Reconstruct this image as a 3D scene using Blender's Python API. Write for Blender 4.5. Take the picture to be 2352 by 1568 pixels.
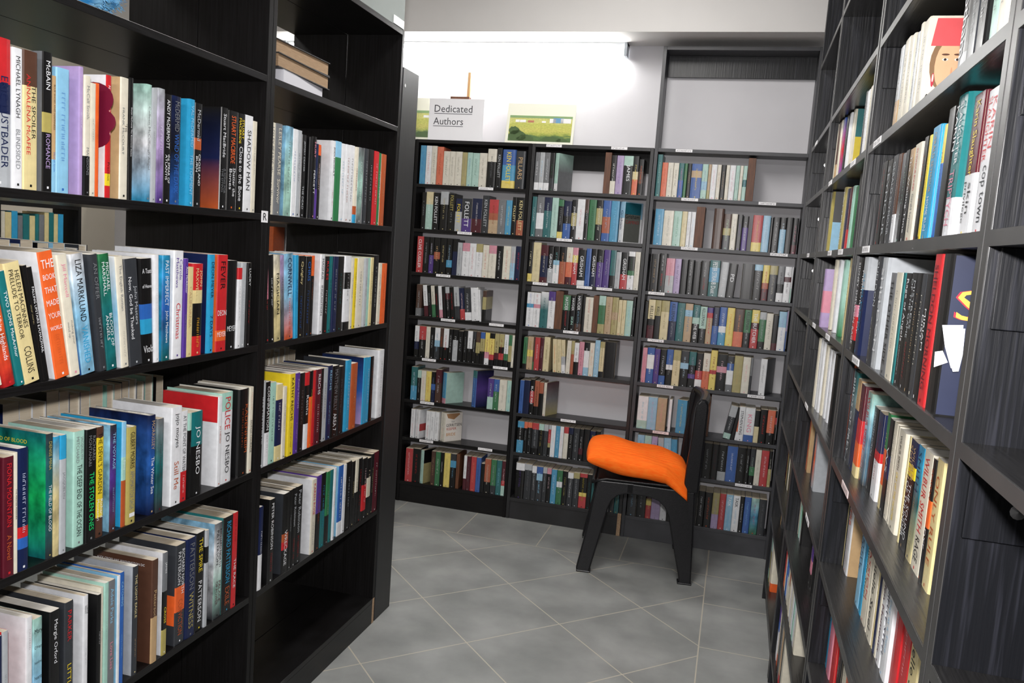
import bpy, bmesh, math, random
from mathutils import Vector, Matrix
for o in list(bpy.data.objects): bpy.data.objects.remove(o)
C = bpy.context.scene.collection
random.seed(7)
# ---------------------------------------------------------------- camera
H_EYE = 1.3584
YAW, PITCH, ROLL = -0.26251, -0.116177, 0.071604
f = Vector((math.sin(YAW)*math.cos(PITCH), math.cos(YAW)*math.cos(PITCH), math.sin(PITCH)))
r = f.cross(Vector((0, 0, 1))).normalized(); u = r.cross(f)
cr, sr = math.cos(ROLL), math.sin(ROLL)
r2 = cr*r + sr*u; u2 = -sr*r + cr*u
cam_data = bpy.data.cameras.new('camera'); cam = bpy.data.objects.new('camera', cam_data); C.objects.link(cam)
M = Matrix(((r2.x, u2.x, -f.x, 0), (r2.y, u2.y, -f.y, 0), (r2.z, u2.z, -f.z, H_EYE), (0, 0, 0, 1)))
cam.matrix_world = M
cam_data.sensor_width = 36; cam_data.lens = 1876.757/2352*36; cam_data.clip_start = 0.02
bpy.context.scene.camera = cam
# ---------------------------------------------------------------- light
w = bpy.data.worlds.new('world'); bpy.context.scene.world = w; w.use_nodes = True
w.node_tree.nodes['Background'].inputs[0].default_value = (0.75, 0.8, 0.9, 1); w.node_tree.nodes['Background'].inputs[1].default_value = 0.25
def area(name, loc, target, sx, sy, power, col):
    l = bpy.data.lights.new(name, 'AREA'); l.shape = 'RECTANGLE'; l.size = sx; l.size_y = sy; l.energy = power; l.color = col
    o = bpy.data.objects.new(name, l); C.objects.link(o); o.location = loc
    o.rotation_euler = (Vector(target)-Vector(loc)).to_track_quat('-Z', 'Y').to_euler(); return o
FLASH = area('camera_flash', (-0.02, -0.01, 1.50), (-0.55, 2.0, 1.36), 0.06, 0.04, 25, (1.0, 0.97, 0.96))
area('ceiling_fill_aisle', (-0.50, 2.5, 2.70), (-0.50, 2.6, 0), 0.25, 1.2, 22, (1.0, 0.97, 0.93))  # unseen light added to brighten the back of the aisle
area('ceiling_fill_behind', (-0.5, -1.2, 2.68), (-0.5, -0.9, 0), 1.2, 0.5, 42, (1.0, 0.98, 0.95))  # unseen light added behind the camera for overall ambient fill
area('ceiling_light_left', (-2.2, 1.6, 2.68), (-2.2, 1.6, 0), 0.3, 1.2, 18, (1.0, 0.97, 0.93))
sc = bpy.context.scene
sc.view_settings.view_transform = 'Standard'; sc.view_settings.look = 'None'
sc.view_settings.exposure = 0.35; sc.view_settings.gamma = 1; sc.view_settings.use_curve_mapping = False
# ---------------------------------------------------------------- helpers
XL, XR, YB = -1.124, 0.2264, 3.857
LZ = dict(a0=2.0271, a1=1.7195, a2=1.3930, a3=1.0708, a4=0.7494, a5=0.4179)
RZ = [1.8111, 1.6056, 1.4061, 1.2002, 0.9714, 0.7448, 0.5209, 0.3506, 0.107]
BZ = [1.85, 1.6328, 1.4110, 1.1935, 0.9735, 0.7622, 0.5402, 0.3412, 0.1075]
def lin(c): return tuple((v/12.92 if v <= 0.04045 else ((v+0.055)/1.055)**2.4) for v in c)
def hexc(h): return lin(tuple(int(h[i:i+2], 16)/255 for i in (0, 2, 4)))
def mat(name, col, rough=0.5, spec=0.5, coat=0.0, emit=0.0, metal=0.0):
    m = bpy.data.materials.new(name); m.use_nodes = True; b = m.node_tree.nodes['Principled BSDF']
    b.inputs['Base Color'].default_value = (*col, 1); b.inputs['Roughness'].default_value = rough
    b.inputs['Specular IOR Level'].default_value = spec; b.inputs['Coat Weight'].default_value = coat; b.inputs['Metallic'].default_value = metal
    if emit: b.inputs['Emission Color'].default_value = (*col, 1); b.inputs['Emission Strength'].default_value = emit
    return m
def node(nt, t, **k):
    n = nt.nodes.new(t)
    for a, v in k.items(): setattr(n, a, v)
    return n
def noise_mat(name, c1, c2, scale, rough=0.5, stretch=(1, 1, 1), bump=0.0, spec=0.5, coat=0.0, detail=4, lo=0.35, hi=0.65, rvar=0.0):
    m = mat(name, c1, rough, spec, coat); nt = m.node_tree; b = nt.nodes['Principled BSDF']
    tc = node(nt, 'ShaderNodeTexCoord'); mp = node(nt, 'ShaderNodeMapping'); mp.inputs['Scale'].default_value = stretch
    nz = node(nt, 'ShaderNodeTexNoise'); nz.inputs['Scale'].default_value = scale; nz.inputs['Detail'].default_value = detail
    rp = node(nt, 'ShaderNodeValToRGB'); rp.color_ramp.elements[0].position = lo; rp.color_ramp.elements[1].position = hi
    rp.color_ramp.elements[0].color = (*c1, 1); rp.color_ramp.elements[1].color = (*c2, 1)
    L = nt.links.new; L(tc.outputs['Object'], mp.inputs[0]); L(mp.outputs[0], nz.inputs['Vector']); L(nz.outputs[0], rp.inputs[0]); L(rp.outputs[0], b.inputs['Base Color'])
    if bump:
        bp = node(nt, 'ShaderNodeBump'); bp.inputs['Strength'].default_value = bump; bp.inputs['Distance'].default_value = 0.002
        L(nz.outputs[0], bp.inputs['Height']); L(bp.outputs[0], b.inputs['Normal'])
    return m
BLACKWOOD = noise_mat('black_brown_laminate', (0.0055, 0.0050, 0.0050), (0.009, 0.0085, 0.009), 9, 0.40, (22, 22, 0.7), 0.12, 0.16, detail=5)
BLACKWOOD_H = noise_mat('black_brown_laminate_shelf', (0.0055, 0.0050, 0.0050), (0.009, 0.0085, 0.009), 9, 0.30, (1.2, 1.2, 40), 0.1, 0.28, detail=5)
LITWOOD = noise_mat('sheen_streaked_laminate', (0.0065, 0.007, 0.009), (0.026, 0.027, 0.036), 7, 0.34, (24, 24, 0.8), 0.3, 0.38, detail=5, lo=0.50, hi=0.78)  # flash sheen on the dark grain painted in as pale bluish streaks
LITEDGE = noise_mat('flash_lit_edge', (0.040, 0.040, 0.040), (0.052, 0.051, 0.050), 12, 0.4, (1, 1, 1), 0.0, 0.5)  # flash-lit tone of the front edges put into the colour
PLASTER = noise_mat('white_plaster', hexc('c9c8cc'), hexc('cfced2'), 3, 0.8, spec=0.2)
CHIP = noise_mat('raw_chipboard', hexc('a08468'), hexc('bb9e80'), 200, 0.9)
LABELM = mat('white_label_paper', hexc('f0eff2'), 0.6)
LABELPINK = mat('pink_label_paper', hexc('f0dcdc'), 0.6)
INK = mat('black_ink', (0.012, 0.012, 0.014), 0.6)
SCREW = mat('zinc_screw', (0.6, 0.6, 0.6), 0.3, metal=1.0)
PAGES = noise_mat('aged_page_block', hexc('d6cbb8'), hexc('c4b69e'), 30, 0.85, (1, 1, 60), 0.0, 0.2)
PAGESW = noise_mat('white_page_block', hexc('e9e5dd'), hexc('d8d2c6'), 30, 0.85, (1, 1, 60), 0.0, 0.2)
class MB:
    def __init__(s): s.v = []; s.f = []; s.c = []; s.m = []
    def quad(s, p, col=None, mi=0):
        b = len(s.v); s.v += [tuple(q) for q in p]; s.f.append(tuple(range(b, b+len(p)))); s.c.append(col or [(0, 0, 0)]*len(p)); s.m.append(mi)
    def box(s, a, b, mi=0):
        x0, y0, z0 = (min(a[i], b[i]) for i in range(3)); x1, y1, z1 = (max(a[i], b[i]) for i in range(3))
        i = len(s.v); s.v += [(x0, y0, z0), (x1, y0, z0), (x1, y1, z0), (x0, y1, z0), (x0, y0, z1), (x1, y0, z1), (x1, y1, z1), (x0, y1, z1)]
        for q in ((0, 3, 2, 1), (4, 5, 6, 7), (0, 1, 5, 4), (1, 2, 6, 5), (2, 3, 7, 6), (3, 0, 4, 7)):
            s.f.append(tuple(i+k for k in q)); s.c.append([(0, 0, 0)]*4); s.m.append(mi)
    def build(s, name, mats, parent=None, bevel=0, color=False, smooth=False, off=None):
        me = bpy.data.meshes.new(name)
        vv = s.v if off is None else [(a-off[0], b-off[1], c-off[2]) for a, b, c in s.v]
        me.from_pydata(vv, [], s.f); me.update()
        for mm in (mats if isinstance(mats, (list, tuple)) else [mats]): me.materials.append(mm)
        if isinstance(mats, (list, tuple)) and len(mats) > 1: me.polygons.foreach_set('material_index', s.m)
        if color:
            ca = me.color_attributes.new('Col', 'FLOAT_COLOR', 'CORNER'); flat = []
            for cl in s.c:
                for q in cl: flat += [q[0], q[1], q[2], 1.0]
            ca.data.foreach_set('color', flat)
        if smooth: me.polygons.foreach_set('use_smooth', [True]*len(me.polygons))
        o = bpy.data.objects.new(name, me); C.objects.link(o)
        if parent: o.parent = parent
        if bevel:
            bv = o.modifiers.new('bevel', 'BEVEL'); bv.width = bevel; bv.segments = 2; bv.limit_method = 'ANGLE'
        return o
def tag(o, label=None, cat=None, group=None, kind=None):
    if label: o['label'] = label
    if cat: o['category'] = cat
    if group: o['group'] = group
    if kind: o['kind'] = kind
    return o
def thing(name, label, cat, loc=(0, 0, 0), group=None):
    o = bpy.data.objects.new(name, None); C.objects.link(o); o.location = loc; o.empty_display_size = 0.05
    return tag(o, label, cat, group)
def boxpart(name, m, a, b, parent, bevel=0.0008):
    q = MB(); q.box(a, b); off = parent.location if parent else (0, 0, 0)
    return q.build(name, m, parent, bevel, off=off)
SHELFR = noise_mat('worn_shelf_laminate', (0.010, 0.0098, 0.0100), (0.017, 0.0165, 0.0168), 8, 0.26, (40, 1.2, 1.2), 0.15, 0.5, detail=5)
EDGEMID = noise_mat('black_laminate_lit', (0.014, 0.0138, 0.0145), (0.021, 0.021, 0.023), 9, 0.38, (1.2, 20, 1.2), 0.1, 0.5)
EDGEGREY = noise_mat('dark_grey_laminate', (0.034, 0.035, 0.040), (0.050, 0.051, 0.058), 9, 0.42, (1.2, 20, 1.2), 0.1, 0.5)
# ---------------------------------------------------------------- lettering (built-in font outlines, cached)
_tc = bpy.data.curves.new('letters', 'FONT'); _to = bpy.data.objects.new('letters', _tc); C.objects.link(_to); _tc.resolution_u = 2
_cache = {}
def glyphs(s, bold=0.0):
    k = (s, bold)
    if k in _cache: return _cache[k]
    _tc.body = s; _tc.offset = 0.0; _to.update_tag(); bpy.context.view_layer.update()
    dg = bpy.context.evaluated_depsgraph_get(); me = _to.evaluated_get(dg).to_mesh()
    v = [(q.co.x, q.co.y) for q in me.vertices]; fc = [tuple(p.vertices) for p in me.polygons]
    _to.evaluated_get(dg).to_mesh_clear()
    if v:
        x0 = min(a for a, _ in v); x1 = max(a for a, _ in v); y0 = min(b for _, b in v); y1 = max(b for _, b in v)
        v = [(a-x0, b-y0) for a, b in v]; r = (v, fc, x1-x0, y1-y0)
    else: r = ([], [], 0, 0)
    _cache[k] = r; return r
def smudge(rng, n):
    # illegible small print: letter-like strokes, one unit high
    v = []; fc = []; x = 0
    for i in range(n):
        if rng.random() < 0.12: x += 0.5; continue
        wd = rng.uniform(0.5, 0.8); k = rng.randint(0, 2)
        rects = [(x, 0, x+0.13, 0.95)]
        if k == 0: rects += [(x+wd-0.13, 0, x+wd, 0.7)]
        elif k == 1: rects += [(x+.13, 0.84, x+wd, 0.95)]
        else: rects += [(x+wd-0.16, 0.1, x+wd, 0.85)]
        for a, b, c, d in rects:
            i0 = len(v); v += [(a, b), (c, b), (c, d), (a, d)]; fc.append((i0, i0+1, i0+2, i0+3))
        x += wd+0.2
    return v, fc, max(x, 0.1), 1.0
def put_text(mb, g, origin, ax, ay, sx, sy, mi=0, col=None):
    v, fc, _, _ = g; b = len(mb.v)
    o = Vector(origin); ax = Vector(ax)*sx; ay = Vector(ay)*sy
    mb.v += [tuple(o+ax*a+ay*c) for a, c in v]
    for q in fc: mb.f.append(tuple(b+i for i in q)); mb.c.append([col or (0, 0, 0)]*len(q)); mb.m.append(mi)
WOODBROWN = noise_mat('dark_stained_wood', hexc('4a2c1c'), hexc('6a4128'), 14, 0.5, (20, 20, 1))
# ---------------------------------------------------------------- room
def struct(name, mb, m):
    o = mb.build(name, m); o['kind'] = 'structure'; return o
WALLY = 3.99
def floor_mat():
    m = mat('grey_floor_tiles', hexc('8f9192'), 0.42, 0.4); nt = m.node_tree; b = nt.nodes['Principled BSDF']; L = nt.links.new
    tc = node(nt, 'ShaderNodeTexCoord'); sp = node(nt, 'ShaderNodeSeparateXYZ'); L(tc.outputs['Object'], sp.inputs[0])
    def mth(op, a, bb=None, c=None):
        n = node(nt, 'ShaderNodeMath'); n.operation = op
        for i, q in enumerate((a, bb, c)):
            if q is None: continue
            if isinstance(q, (int, float)): n.inputs[i].default_value = q
            else: L(q, n.inputs[i])
        return n.outputs[0]
    x, y = sp.outputs[0], sp.outputs[1]
    def linef(v, off, pitch, wd=0.0022):
        t = mth('DIVIDE', mth('SUBTRACT', v, off), pitch); fr = mth('FRACT', mth('ADD', t, 1000.5)); d = mth('MULTIPLY', mth('ABSOLUTE', mth('SUBTRACT', fr, 0.5)), pitch)
        return mth('LESS_THAN', d, wd)
    p = mth('MULTIPLY', mth('ADD', x, y), 0.70711); q = mth('MULTIPLY', mth('SUBTRACT', y, x), 0.70711)
    diag = mth('MAXIMUM', linef(p, 1.259, 0.379), linef(q, 2.348, 0.379))
    inback = mth('GREATER_THAN', y, 3.54); inright = mth('GREATER_THAN', x, -0.004)
    lb = linef(x, -0.385, 0.3835); lr = linef(y, 3.235, 0.385)
    g = mth('ADD', mth('MULTIPLY', diag, mth('SUBTRACT', 1, mth('MAXIMUM', inback, inright))), mth('ADD', mth('MULTIPLY', inback, lb), mth('MULTIPLY', mth('MULTIPLY', inright, mth('SUBTRACT', 1, inback)), lr)))
    e1 = mth('LESS_THAN', mth('ABSOLUTE', mth('SUBTRACT', y, 3.54)), 0.0022); e2 = mth('LESS_THAN', mth('ABSOLUTE', mth('ADD', x, 0.004)), 0.0022)
    g = mth('MINIMUM', mth('MAXIMUM', g, mth('MAXIMUM', e1, e2)), 1)
    nz = node(nt, 'ShaderNodeTexNoise'); nz.inputs['Scale'].default_value = 5; nz.inputs['Detail'].default_value = 7; L(tc.outputs['Object'], nz.inputs['Vector'])
    rp = node(nt, 'ShaderNodeValToRGB'); rp.color_ramp.elements[0].position = 0.35; rp.color_ramp.elements[1].position = 0.68
    rp.color_ramp.elements[0].color = (*hexc('7c7e7d'), 1); rp.color_ramp.elements[1].color = (*hexc('969896'), 1); L(nz.outputs[0], rp.inputs[0])
    mx = node(nt, 'ShaderNodeMix'); mx.data_type = 'RGBA'; L(g, mx.inputs[0]); L(rp.outputs[0], mx.inputs[6]); mx.inputs[7].default_value = (*hexc('b5aea0'), 1)
    L(mx.outputs[2], b.inputs['Base Color']); return m
m_ = MB(); m_.box((-4.0, -3.2, -0.05), (1.6, 4.2, 0)); struct('floor', m_, floor_mat())
m_ = MB(); m_.box((-4.0, WALLY, 0), (1.6, WALLY+0.1, 2.8)); struct('wall_back', m_, PLASTER)
m_ = MB(); m_.box((-3.6, -3.2, 0), (-3.5, WALLY, 2.8)); struct('wall_left', m_, noise_mat('cream_plaster', hexc('cfc7b6'), hexc('d6cfc0'), 3, 0.8))
m_ = MB(); m_.box((0.62, -3.2, 0), (0.72, WALLY, 2.8)); struct('wall_right', m_, PLASTER)
m_ = MB(); m_.box((-3.5, -3.2, 0), (0.62, -3.1, 2.8)); struct('wall_front', m_, PLASTER)
m_ = MB(); m_.box((-4.0, -3.2, 2.75), (1.6, 4.2, 2.85)); struct('ceiling', m_, PLASTER)
m_ = MB(); m_.box((-3.5, 3.74, 2.335), (0.62, WALLY, 2.75)); struct('trim_1', m_, noise_mat('bulkhead_paint', hexc('cfcdcb'), hexc('d4d2d0'), 3, 0.8))
# strip light on the back wall
t = thing('strip_light', 'white fluorescent strip light on the back wall above the picture', 'lamp', (-1.25, 3.93, 2.345))
boxpart('housing', mat('white_enamel', hexc('dfe3e8'), 0.4), (-2.4, 3.925, 2.322), (-0.60, 3.985, 2.347), t, 0.002)
q = MB()
N = 12
for i in range(N):
    a0, a1 = 2*math.pi*i/N, 2*math.pi*(i+1)/N
    c0, s0, c1, s1 = math.cos(a0)*.014, math.sin(a0)*.014, math.cos(a1)*.014, math.sin(a1)*.014
    q.quad([(-2.38, 3.945+c0, 2.300+s0), (-2.38, 3.945+c1, 2.300+s1), (-0.62, 3.945+c1, 2.300+s1), (-0.62, 3.945+c0, 2.300+s0)])
q.build('tube', mat('fluorescent_tube', (1, 0.99, 0.95), 0.5, emit=60), t, smooth=True, off=t.location)
for xe in (-0.615, -2.4): boxpart('end_cap', mat('grey_enamel', hexc('b8c0c8'), 0.4), (xe, 3.92, 2.275), (xe+0.015, 3.985, 2.347), t, 0.002)
# ---------------------------------------------------------------- bookcases
def bookcase(label, loc, boxes, group=None):
    t = thing('bookcase', label, 'bookcase', loc, group)
    for n, m, a, b in boxes: boxpart(n, m, a, b, t)
    return t
T = 0.016
def left_case(y0, y1, xa, xb, label, front):
    bx = [('side_panel', BLACKWOOD, (xa, y0, 0), (xb, y0+T, 2.027)), ('side_panel', BLACKWOOD, (xa, y1-T, 0), (xb, y1, 2.027))]
    for k, z in LZ.items(): bx.append(('shelf', BLACKWOOD_H, (xa-0.0 if not front else xa, y0+T, z-T), (xb, y1-T, z)))
    bx.append(('shelf', BLACKWOOD_H, (xa, y0+T, 0.085-T+.009), (xb, y1-T, 0.094)))
    if front: bx.append(('plinth', BLACKWOOD_H, (xa-0.016, y0+T, 0), (xa, y1-T, 0.078)))
    t = bookcase(label, (xa, y0, 0), bx, 'black bookcases along the left of the aisle'); return t
GL = 'black bookcases along the left of the aisle'
for y0, y1, nm in ((0.215, 0.995, 'nearest, cut by the picture edge'), (0.997, 1.786, 'near bay'), (1.788, 2.560, 'far bay')):
    t = left_case(y0, y1, XL, XL-0.195, 'tall black left bookcase facing the aisle, '+nm, True)
    t2 = left_case(y0, y1, XL-0.395, XL-0.197, 'black bookcase standing back to back behind the left one, '+nm, False)
    if y1 > 2.5: boxpart('raw_edge', CHIP, (XL+0.0005, y1-0.015, 0), (XL-0.03, y1+0.0006, 0.092), t)
    if 1.7 < y1 < 2: pass
# grey board standing on the far left bookcase
o = MB(); o.box((XL-0.002, 1.79, 2.0275), (XL-0.02, 2.556, 2.45)); o = o.build('fascia_board', noise_mat('grey_green_board', hexc('6d7472'), hexc('767d7b'), 5, 0.5), None, 0.001)
tag(o, 'plain grey-green board standing on top of the far left bookcase', 'board')
o = MB(); o.box((XL+0.0006, 2.47, 2.03), (XL-0.0015, 2.55, 2.055)); o = o.build('top_label', LABELM, None); tag(o, 'blank white card on the grey board above the left bookcase', 'label')
# filler column beyond the left bookcase
t = thing('filler_panel', 'narrow black end panel between the left and back bookcases', 'panel', (XL, 2.57, 0))
bd_ = boxpart('board', noise_mat('matt_black_board', (0.018, 0.018, 0.019), (0.024, 0.024, 0.025), 8, 0.45, (20, 20, 1)), (XL, 2.568, 0), (XL-0.018, 2.70, 1.916), t)
boxpart('return_board', BLACKWOOD, (XL-0.019, 2.684, 0), (XL-0.39, 2.70, 1.916), t)
q = MB()
for i in range(10):
    a0, a1 = 2*math.pi*i/10, 2*math.pi*(i+1)/10
    q.quad([(XL+0.001, 2.585, 1.86), (XL+0.001, 2.585+.006*math.cos(a0), 1.86+.006*math.sin(a0)), (XL+0.001, 2.585+.006*math.cos(a1), 1.86+.006*math.sin(a1))])
q.build('screw', SCREW, bd_, off=t.location)
# right bookcases
def right_case(y0, y1, label, wood, zt=2.40):
    xa, xb = XR, XR+0.20
    bx = [('side_panel', wood, (xa, y0, 0), (xb, y0+T, zt)), ('side_panel', wood, (xa, y1-T, 0), (xb, y1, zt)), ('back_panel', BLACKWOOD, (xb, y0, 0.0), (xb+0.006, y1, zt)),
          ('top_panel', BLACKWOOD_H, (xa, y0+T, zt-T), (xb, y1-T, zt)), ('plinth', BLACKWOOD_H, (xa+0.012, y0+T, 0), (xa+0.028, y1-T, 0.09))]
    for z in RZ: bx.append(('shelf', SHELFR, (xa, y0+T, z-T), (xb, y1-T, z)))
    bx.append(('shelf', SHELFR, (xa, y0+T, 2.12-T), (xb, y1-T, 2.12)))
    t = bookcase(label, (xa, y0, 0), bx, 'tall dark bookcases along the right of the aisle')
    for z in RZ+[2.12]: boxpart('lit_edge_strip', LITEDGE, (xa-0.0008, y0+T, z-T), (xa, y1-T, z-0.0004), t, 0)  # added thin strips: flash light on the front edges painted as lighter grey
    for yy in (y0, y1-T): boxpart('lit_edge_strip', LITEDGE, (xa-0.0008, yy, 0), (xa, yy+T, zt), t, 0)
    for z in RZ[:-1]:
        rl = boxpart('rail', wood, (xa+0.010, y1-T-0.005, z-T-0.078), (xb-0.02, y1-T, z-T), t)
        q = MB(); yy = y1-T-0.0056; xx, zz = xa+0.055, z-T-0.045
        for i in range(12):
            a0, a1 = 2*math.pi*i/12, 2*math.pi*(i+1)/12
            q.quad([(xx, yy-.001, zz), (xx+.0075*math.cos(a0), yy, zz+.0075*math.sin(a0)), (xx+.0075*math.cos(a1), yy, zz+.0075*math.sin(a1))])
        q.build('screw_cap', SCREW, rl, off=t.location)
    return t

right_case(-0.02, 0.889, 'dark bookcase nearest the camera on the right, mostly out of frame', LITWOOD)
right_case(0.893, 1.803, 'dark bookcase second along the right side', LITWOOD)
right_case(1.817, 2.705, 'dark bookcase third along the right side, with slim books', LITWOOD)
right_case(2.719, 3.405, 'dark bookcase last on the right, in the back corner', LITWOOD)
# back bookcases
def back_case(x0, x1, zt, label, m, mh):
    ya, yb = YB, YB+0.125
    bx = [('side_panel', m, (x0, ya, 0), (x0+T, yb, zt)), ('side_panel', m, (x1-T, ya, 0), (x1, yb, zt)), ('plinth', mh, (x0+T, ya+0.004, 0), (x1-T, ya+0.02, BZ[8]-T)),
          ('top_panel', mh, (x0+T, ya, zt-T), (x1-T, yb, zt))]
    for z in BZ[(1 if zt < 2 else 0):]: bx.append(('shelf', mh, (x0+T, ya, z-T), (x1-T, yb, z)))
    if zt > 2: bx.append(('back_rail', LITWOOD, (x0+T, yb-0.012, 2.19), (x1-T, yb, zt-T)))
    else: bx.append(('back_rail', BLACKWOOD, (x0+T, yb-0.012, zt-T-0.09), (x1-T, yb, zt-T)))
    return bookcase(label, (x0, ya, 0), bx, 'bookcases along the back wall')
B1 = back_case(-1.603, -1.007, 1.85, 'black bookcase on the back wall under the authors sheet', BLACKWOOD, BLACKWOOD_H)
B2 = back_case(-1.005, -0.427, 1.85, 'black bookcase in the middle of the back wall under the landscape photo', EDGEMID, EDGEMID)
B3 = back_case(-0.425, 0.262, 2.303, 'taller grey bookcase on the back wall with an empty top bay', EDGEGREY, EDGEGREY)
B0 = back_case(-2.205, -1.607, 1.85, 'black bookcase on the back wall hidden behind the left bookcase', BLACKWOOD, BLACKWOOD_H)
FARC = [(-2.62, 1.45, 2.10), (-2.62, 2.102, 2.745)]
B00 = back_case(-2.807, -2.209, 1.85, 'black bookcase in the far left corner seen through the shelves', BLACKWOOD, BLACKWOOD_H)
boxpart('raw_edge', CHIP, (-0.446, YB-0.0008, 0), (-0.428, YB+0.02, 0.112), B2)
# bookcase on the far left, seen through the open left bookcases
def side_case(y0, y1, label):
    xa, xb = -2.62, -2.75; m, mh = BLACKWOOD, BLACKWOOD_H
    bx = [('side_panel', m, (xa, y0, 0), (xb, y0+T, 1.85)), ('side_panel', m, (xa, y1-T, 0), (xb, y1, 1.85)), ('top_panel', mh, (xa, y0+T, 1.85-T), (xb, y1-T, 1.85)), ('plinth', mh, (xa-.004, y0+T, 0), (xa-.02, y1-T, 0.09))]
    for z in SZ: bx.append(('shelf', mh, (xa, y0+T, z-T), (xb, y1-T, z)))
    return bookcase(label, (xa, y0, 0), bx, 'black bookcases seen through the left ones')
SZ = [1.62, 1.392, 1.175, 0.955, 0.735, 0.515, 0.30, 0.107]
side_case(1.84, 2.40, 'black bookcase glimpsed far left through the near shelves')
side_case(2.402, 2.80, 'black bookcase glimpsed beyond, left of the cream wall')
o = MB(); o.box((-2.61, 2.735, 1.393), (-2.73, 2.765, 1.56)); o = o.build('wooden_bookend', WOODBROWN, None, 0.001); tag(o, 'brown wooden bookend on the far left shelf seen through the near bookcase', 'bookend', 'wooden bookends on distant shelves')
# shelf-edge labels: children of the case they are stuck on
def shelf_label(case, K, s, z, wd, pink=False, txt=None):
    q = MB(); hh = 0.0125; z1 = z-0.001; z0 = z1-hh
    o = 0.0018 if K == 'R' else 0.0009
    if K == 'B': q.box((s-wd/2, YB-o, z0), (s+wd/2, YB, z1))
    elif K == 'R': q.box((XR-o, s-wd/2, z0), (XR, s+wd/2, z1))
    else: q.box((XL, s-wd/2, z0), (XL+o, s+wd/2, z1))
    l = q.build('shelf_label', LABELPINK if pink else LABELM, case, off=case.location)
    g = glyphs(txt, 0.02) if txt else smudge(random.Random(int(s*977)), 11); sy = 0.0075/g[3]; sx = min(sy*1.1, wd*0.86/g[2]); q = MB()
    W = g[2]*sx
    if K == 'B': put_text(q, g, (s-W/2, YB-o-.0004, z0+.0025), (1, 0, 0), (0, 0, 1), sx, sy)
    elif K == 'R': put_text(q, g, (XR-o-.0004, s+W/2, z0+.0025), (0, -1, 0), (0, 0, 1), sx, sy)
    else: put_text(q, g, (XL+o+.0004, s-W/2, z0+.0025), (0, 1, 0), (0, 0, 1), sx, sy)
    q.build('label_print', INK, l, off=case.location)
for c_, s_, z_, w_, p_, t_ in ((B1, -1.223, 1.6328, .075, False, ''), (B2, -0.899, 1.8500, .075, False, ''), (B2, -0.588, 1.8500, .075, False, ''), (B1, -1.318, 1.4110, .075, False, ''), (B2, -0.814, 1.4110, .075, False, ''), (B1, -1.416, 1.1935, .075, False, ''), (B2, -0.916, 1.1935, .075, False, ''), (B2, -0.699, 1.1935, .075, False, ''), (B2, -0.603, 1.1935, .075, False, ''), (B1, -1.376, 0.9735, .075, False, ''), (B1, -1.122, 0.9735, .075, False, ''), (B2, -0.747, 0.9735, .075, False, ''), (B1, -1.465, 0.7622, .075, False, ''), (B1, -1.087, 0.7622, .075, False, ''), (B1, -1.461, 0.5402, .075, False, ''), (B2, -0.725, 0.5402, .075, False, ''), (B1, -1.453, 0.3412, .075, False, ''), (B1, -1.136, 0.3412, .075, False, ''), (B3, -0.292, 1.8500, .075, False, ''), (B3, -0.246, 1.6328, .075, False, ''), (B3, 0.094, 1.6328, .075, False, ''), (B3, -0.227, 1.4110, .075, False, ''), (B3, 0.167, 1.4110, .075, False, ''), (B3, -0.357, 1.1935, .075, False, ''), (B3, -0.341, 0.9735, .075, False, ''), (B3, -0.278, 0.7622, .075, False, 'CATHY KELLY'), (B3, 0.134, 0.7622, .075, False, 'STEPHEN KING'), (B3, -0.278, 0.5402, .075, True, ''), (B3, 0.121, 0.3412, .075, False, ''), ): shelf_label(c_, "B", s_, z_, w_, p_, t_ or None)
# ---------------------------------------------------------------- books
PAL = dict(w=('e6e8ec', 'white'), i=('e0dac8', 'ivory'), c=('ddcd96', 'cream'), k=('101011', 'black'), g=('74777b', 'grey'), s=('b2b7bc', 'silver'),
           d=('33363b', 'charcoal'), r=('c8242a', 'red'), m=('561423', 'maroon'), o=('e8642a', 'orange'), y=('ead02e', 'yellow'), n=('142048', 'navy'),
           b=('2b62b4', 'blue'), l=('8cc4e4', 'pale blue'), a=('2c9ccb', 'sky blue'), t=('176f72', 'teal'), e=('2c7a48', 'green'), u=('a6d2c4', 'mint'),
           v=('b0a35c', 'olive'), p=('dd8aa0', 'pink'), q=('553690', 'purple'), z=('54372a', 'brown'), h=('b49ccc', 'lilac'), f=('c0a076', 'tan'),
           x=('b4552a', 'rust'), j=('1fd070', 'bright green'))
COL = {k: hexc(v[0]) for k, v in PAL.items()}
def attr_mat(name, amount, rough, spec, scale=60, stretch=(1, 1, 1)):
    m = mat(name, (0.5, 0.5, 0.5), rough, spec); nt = m.node_tree; b = nt.nodes['Principled BSDF']; L = nt.links.new
    at = node(nt, 'ShaderNodeAttribute'); at.attribute_name = 'Col'
    tc = node(nt, 'ShaderNodeTexCoord'); mp = node(nt, 'ShaderNodeMapping'); mp.inputs['Scale'].default_value = stretch
    nz = node(nt, 'ShaderNodeTexNoise'); nz.inputs['Scale'].default_value = scale; nz.inputs['Detail'].default_value = 5
    mr = node(nt, 'ShaderNodeMapRange'); mr.inputs['From Min'].default_value = 0.3; mr.inputs['From Max'].default_value = 0.7
    mr.inputs['To Min'].default_value = 1-amount; mr.inputs['To Max'].default_value = 1+amount*0.5
    mx = node(nt, 'ShaderNodeMix'); mx.data_type = 'RGBA'; mx.blend_type = 'MULTIPLY'; mx.inputs[0].default_value = 1
    L(tc.outputs['Object'], mp.inputs[0]); L(mp.outputs[0], nz.inputs['Vector']); L(nz.outputs[0], mr.inputs['Value'])
    L(at.outputs['Color'], mx.inputs[6]); L(mr.outputs[0], mx.inputs[7]); L(mx.outputs[2], b.inputs['Base Color'])
    return m
COVER = attr_mat('book_cover_print', 0.10, 0.33, 0.5)
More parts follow.
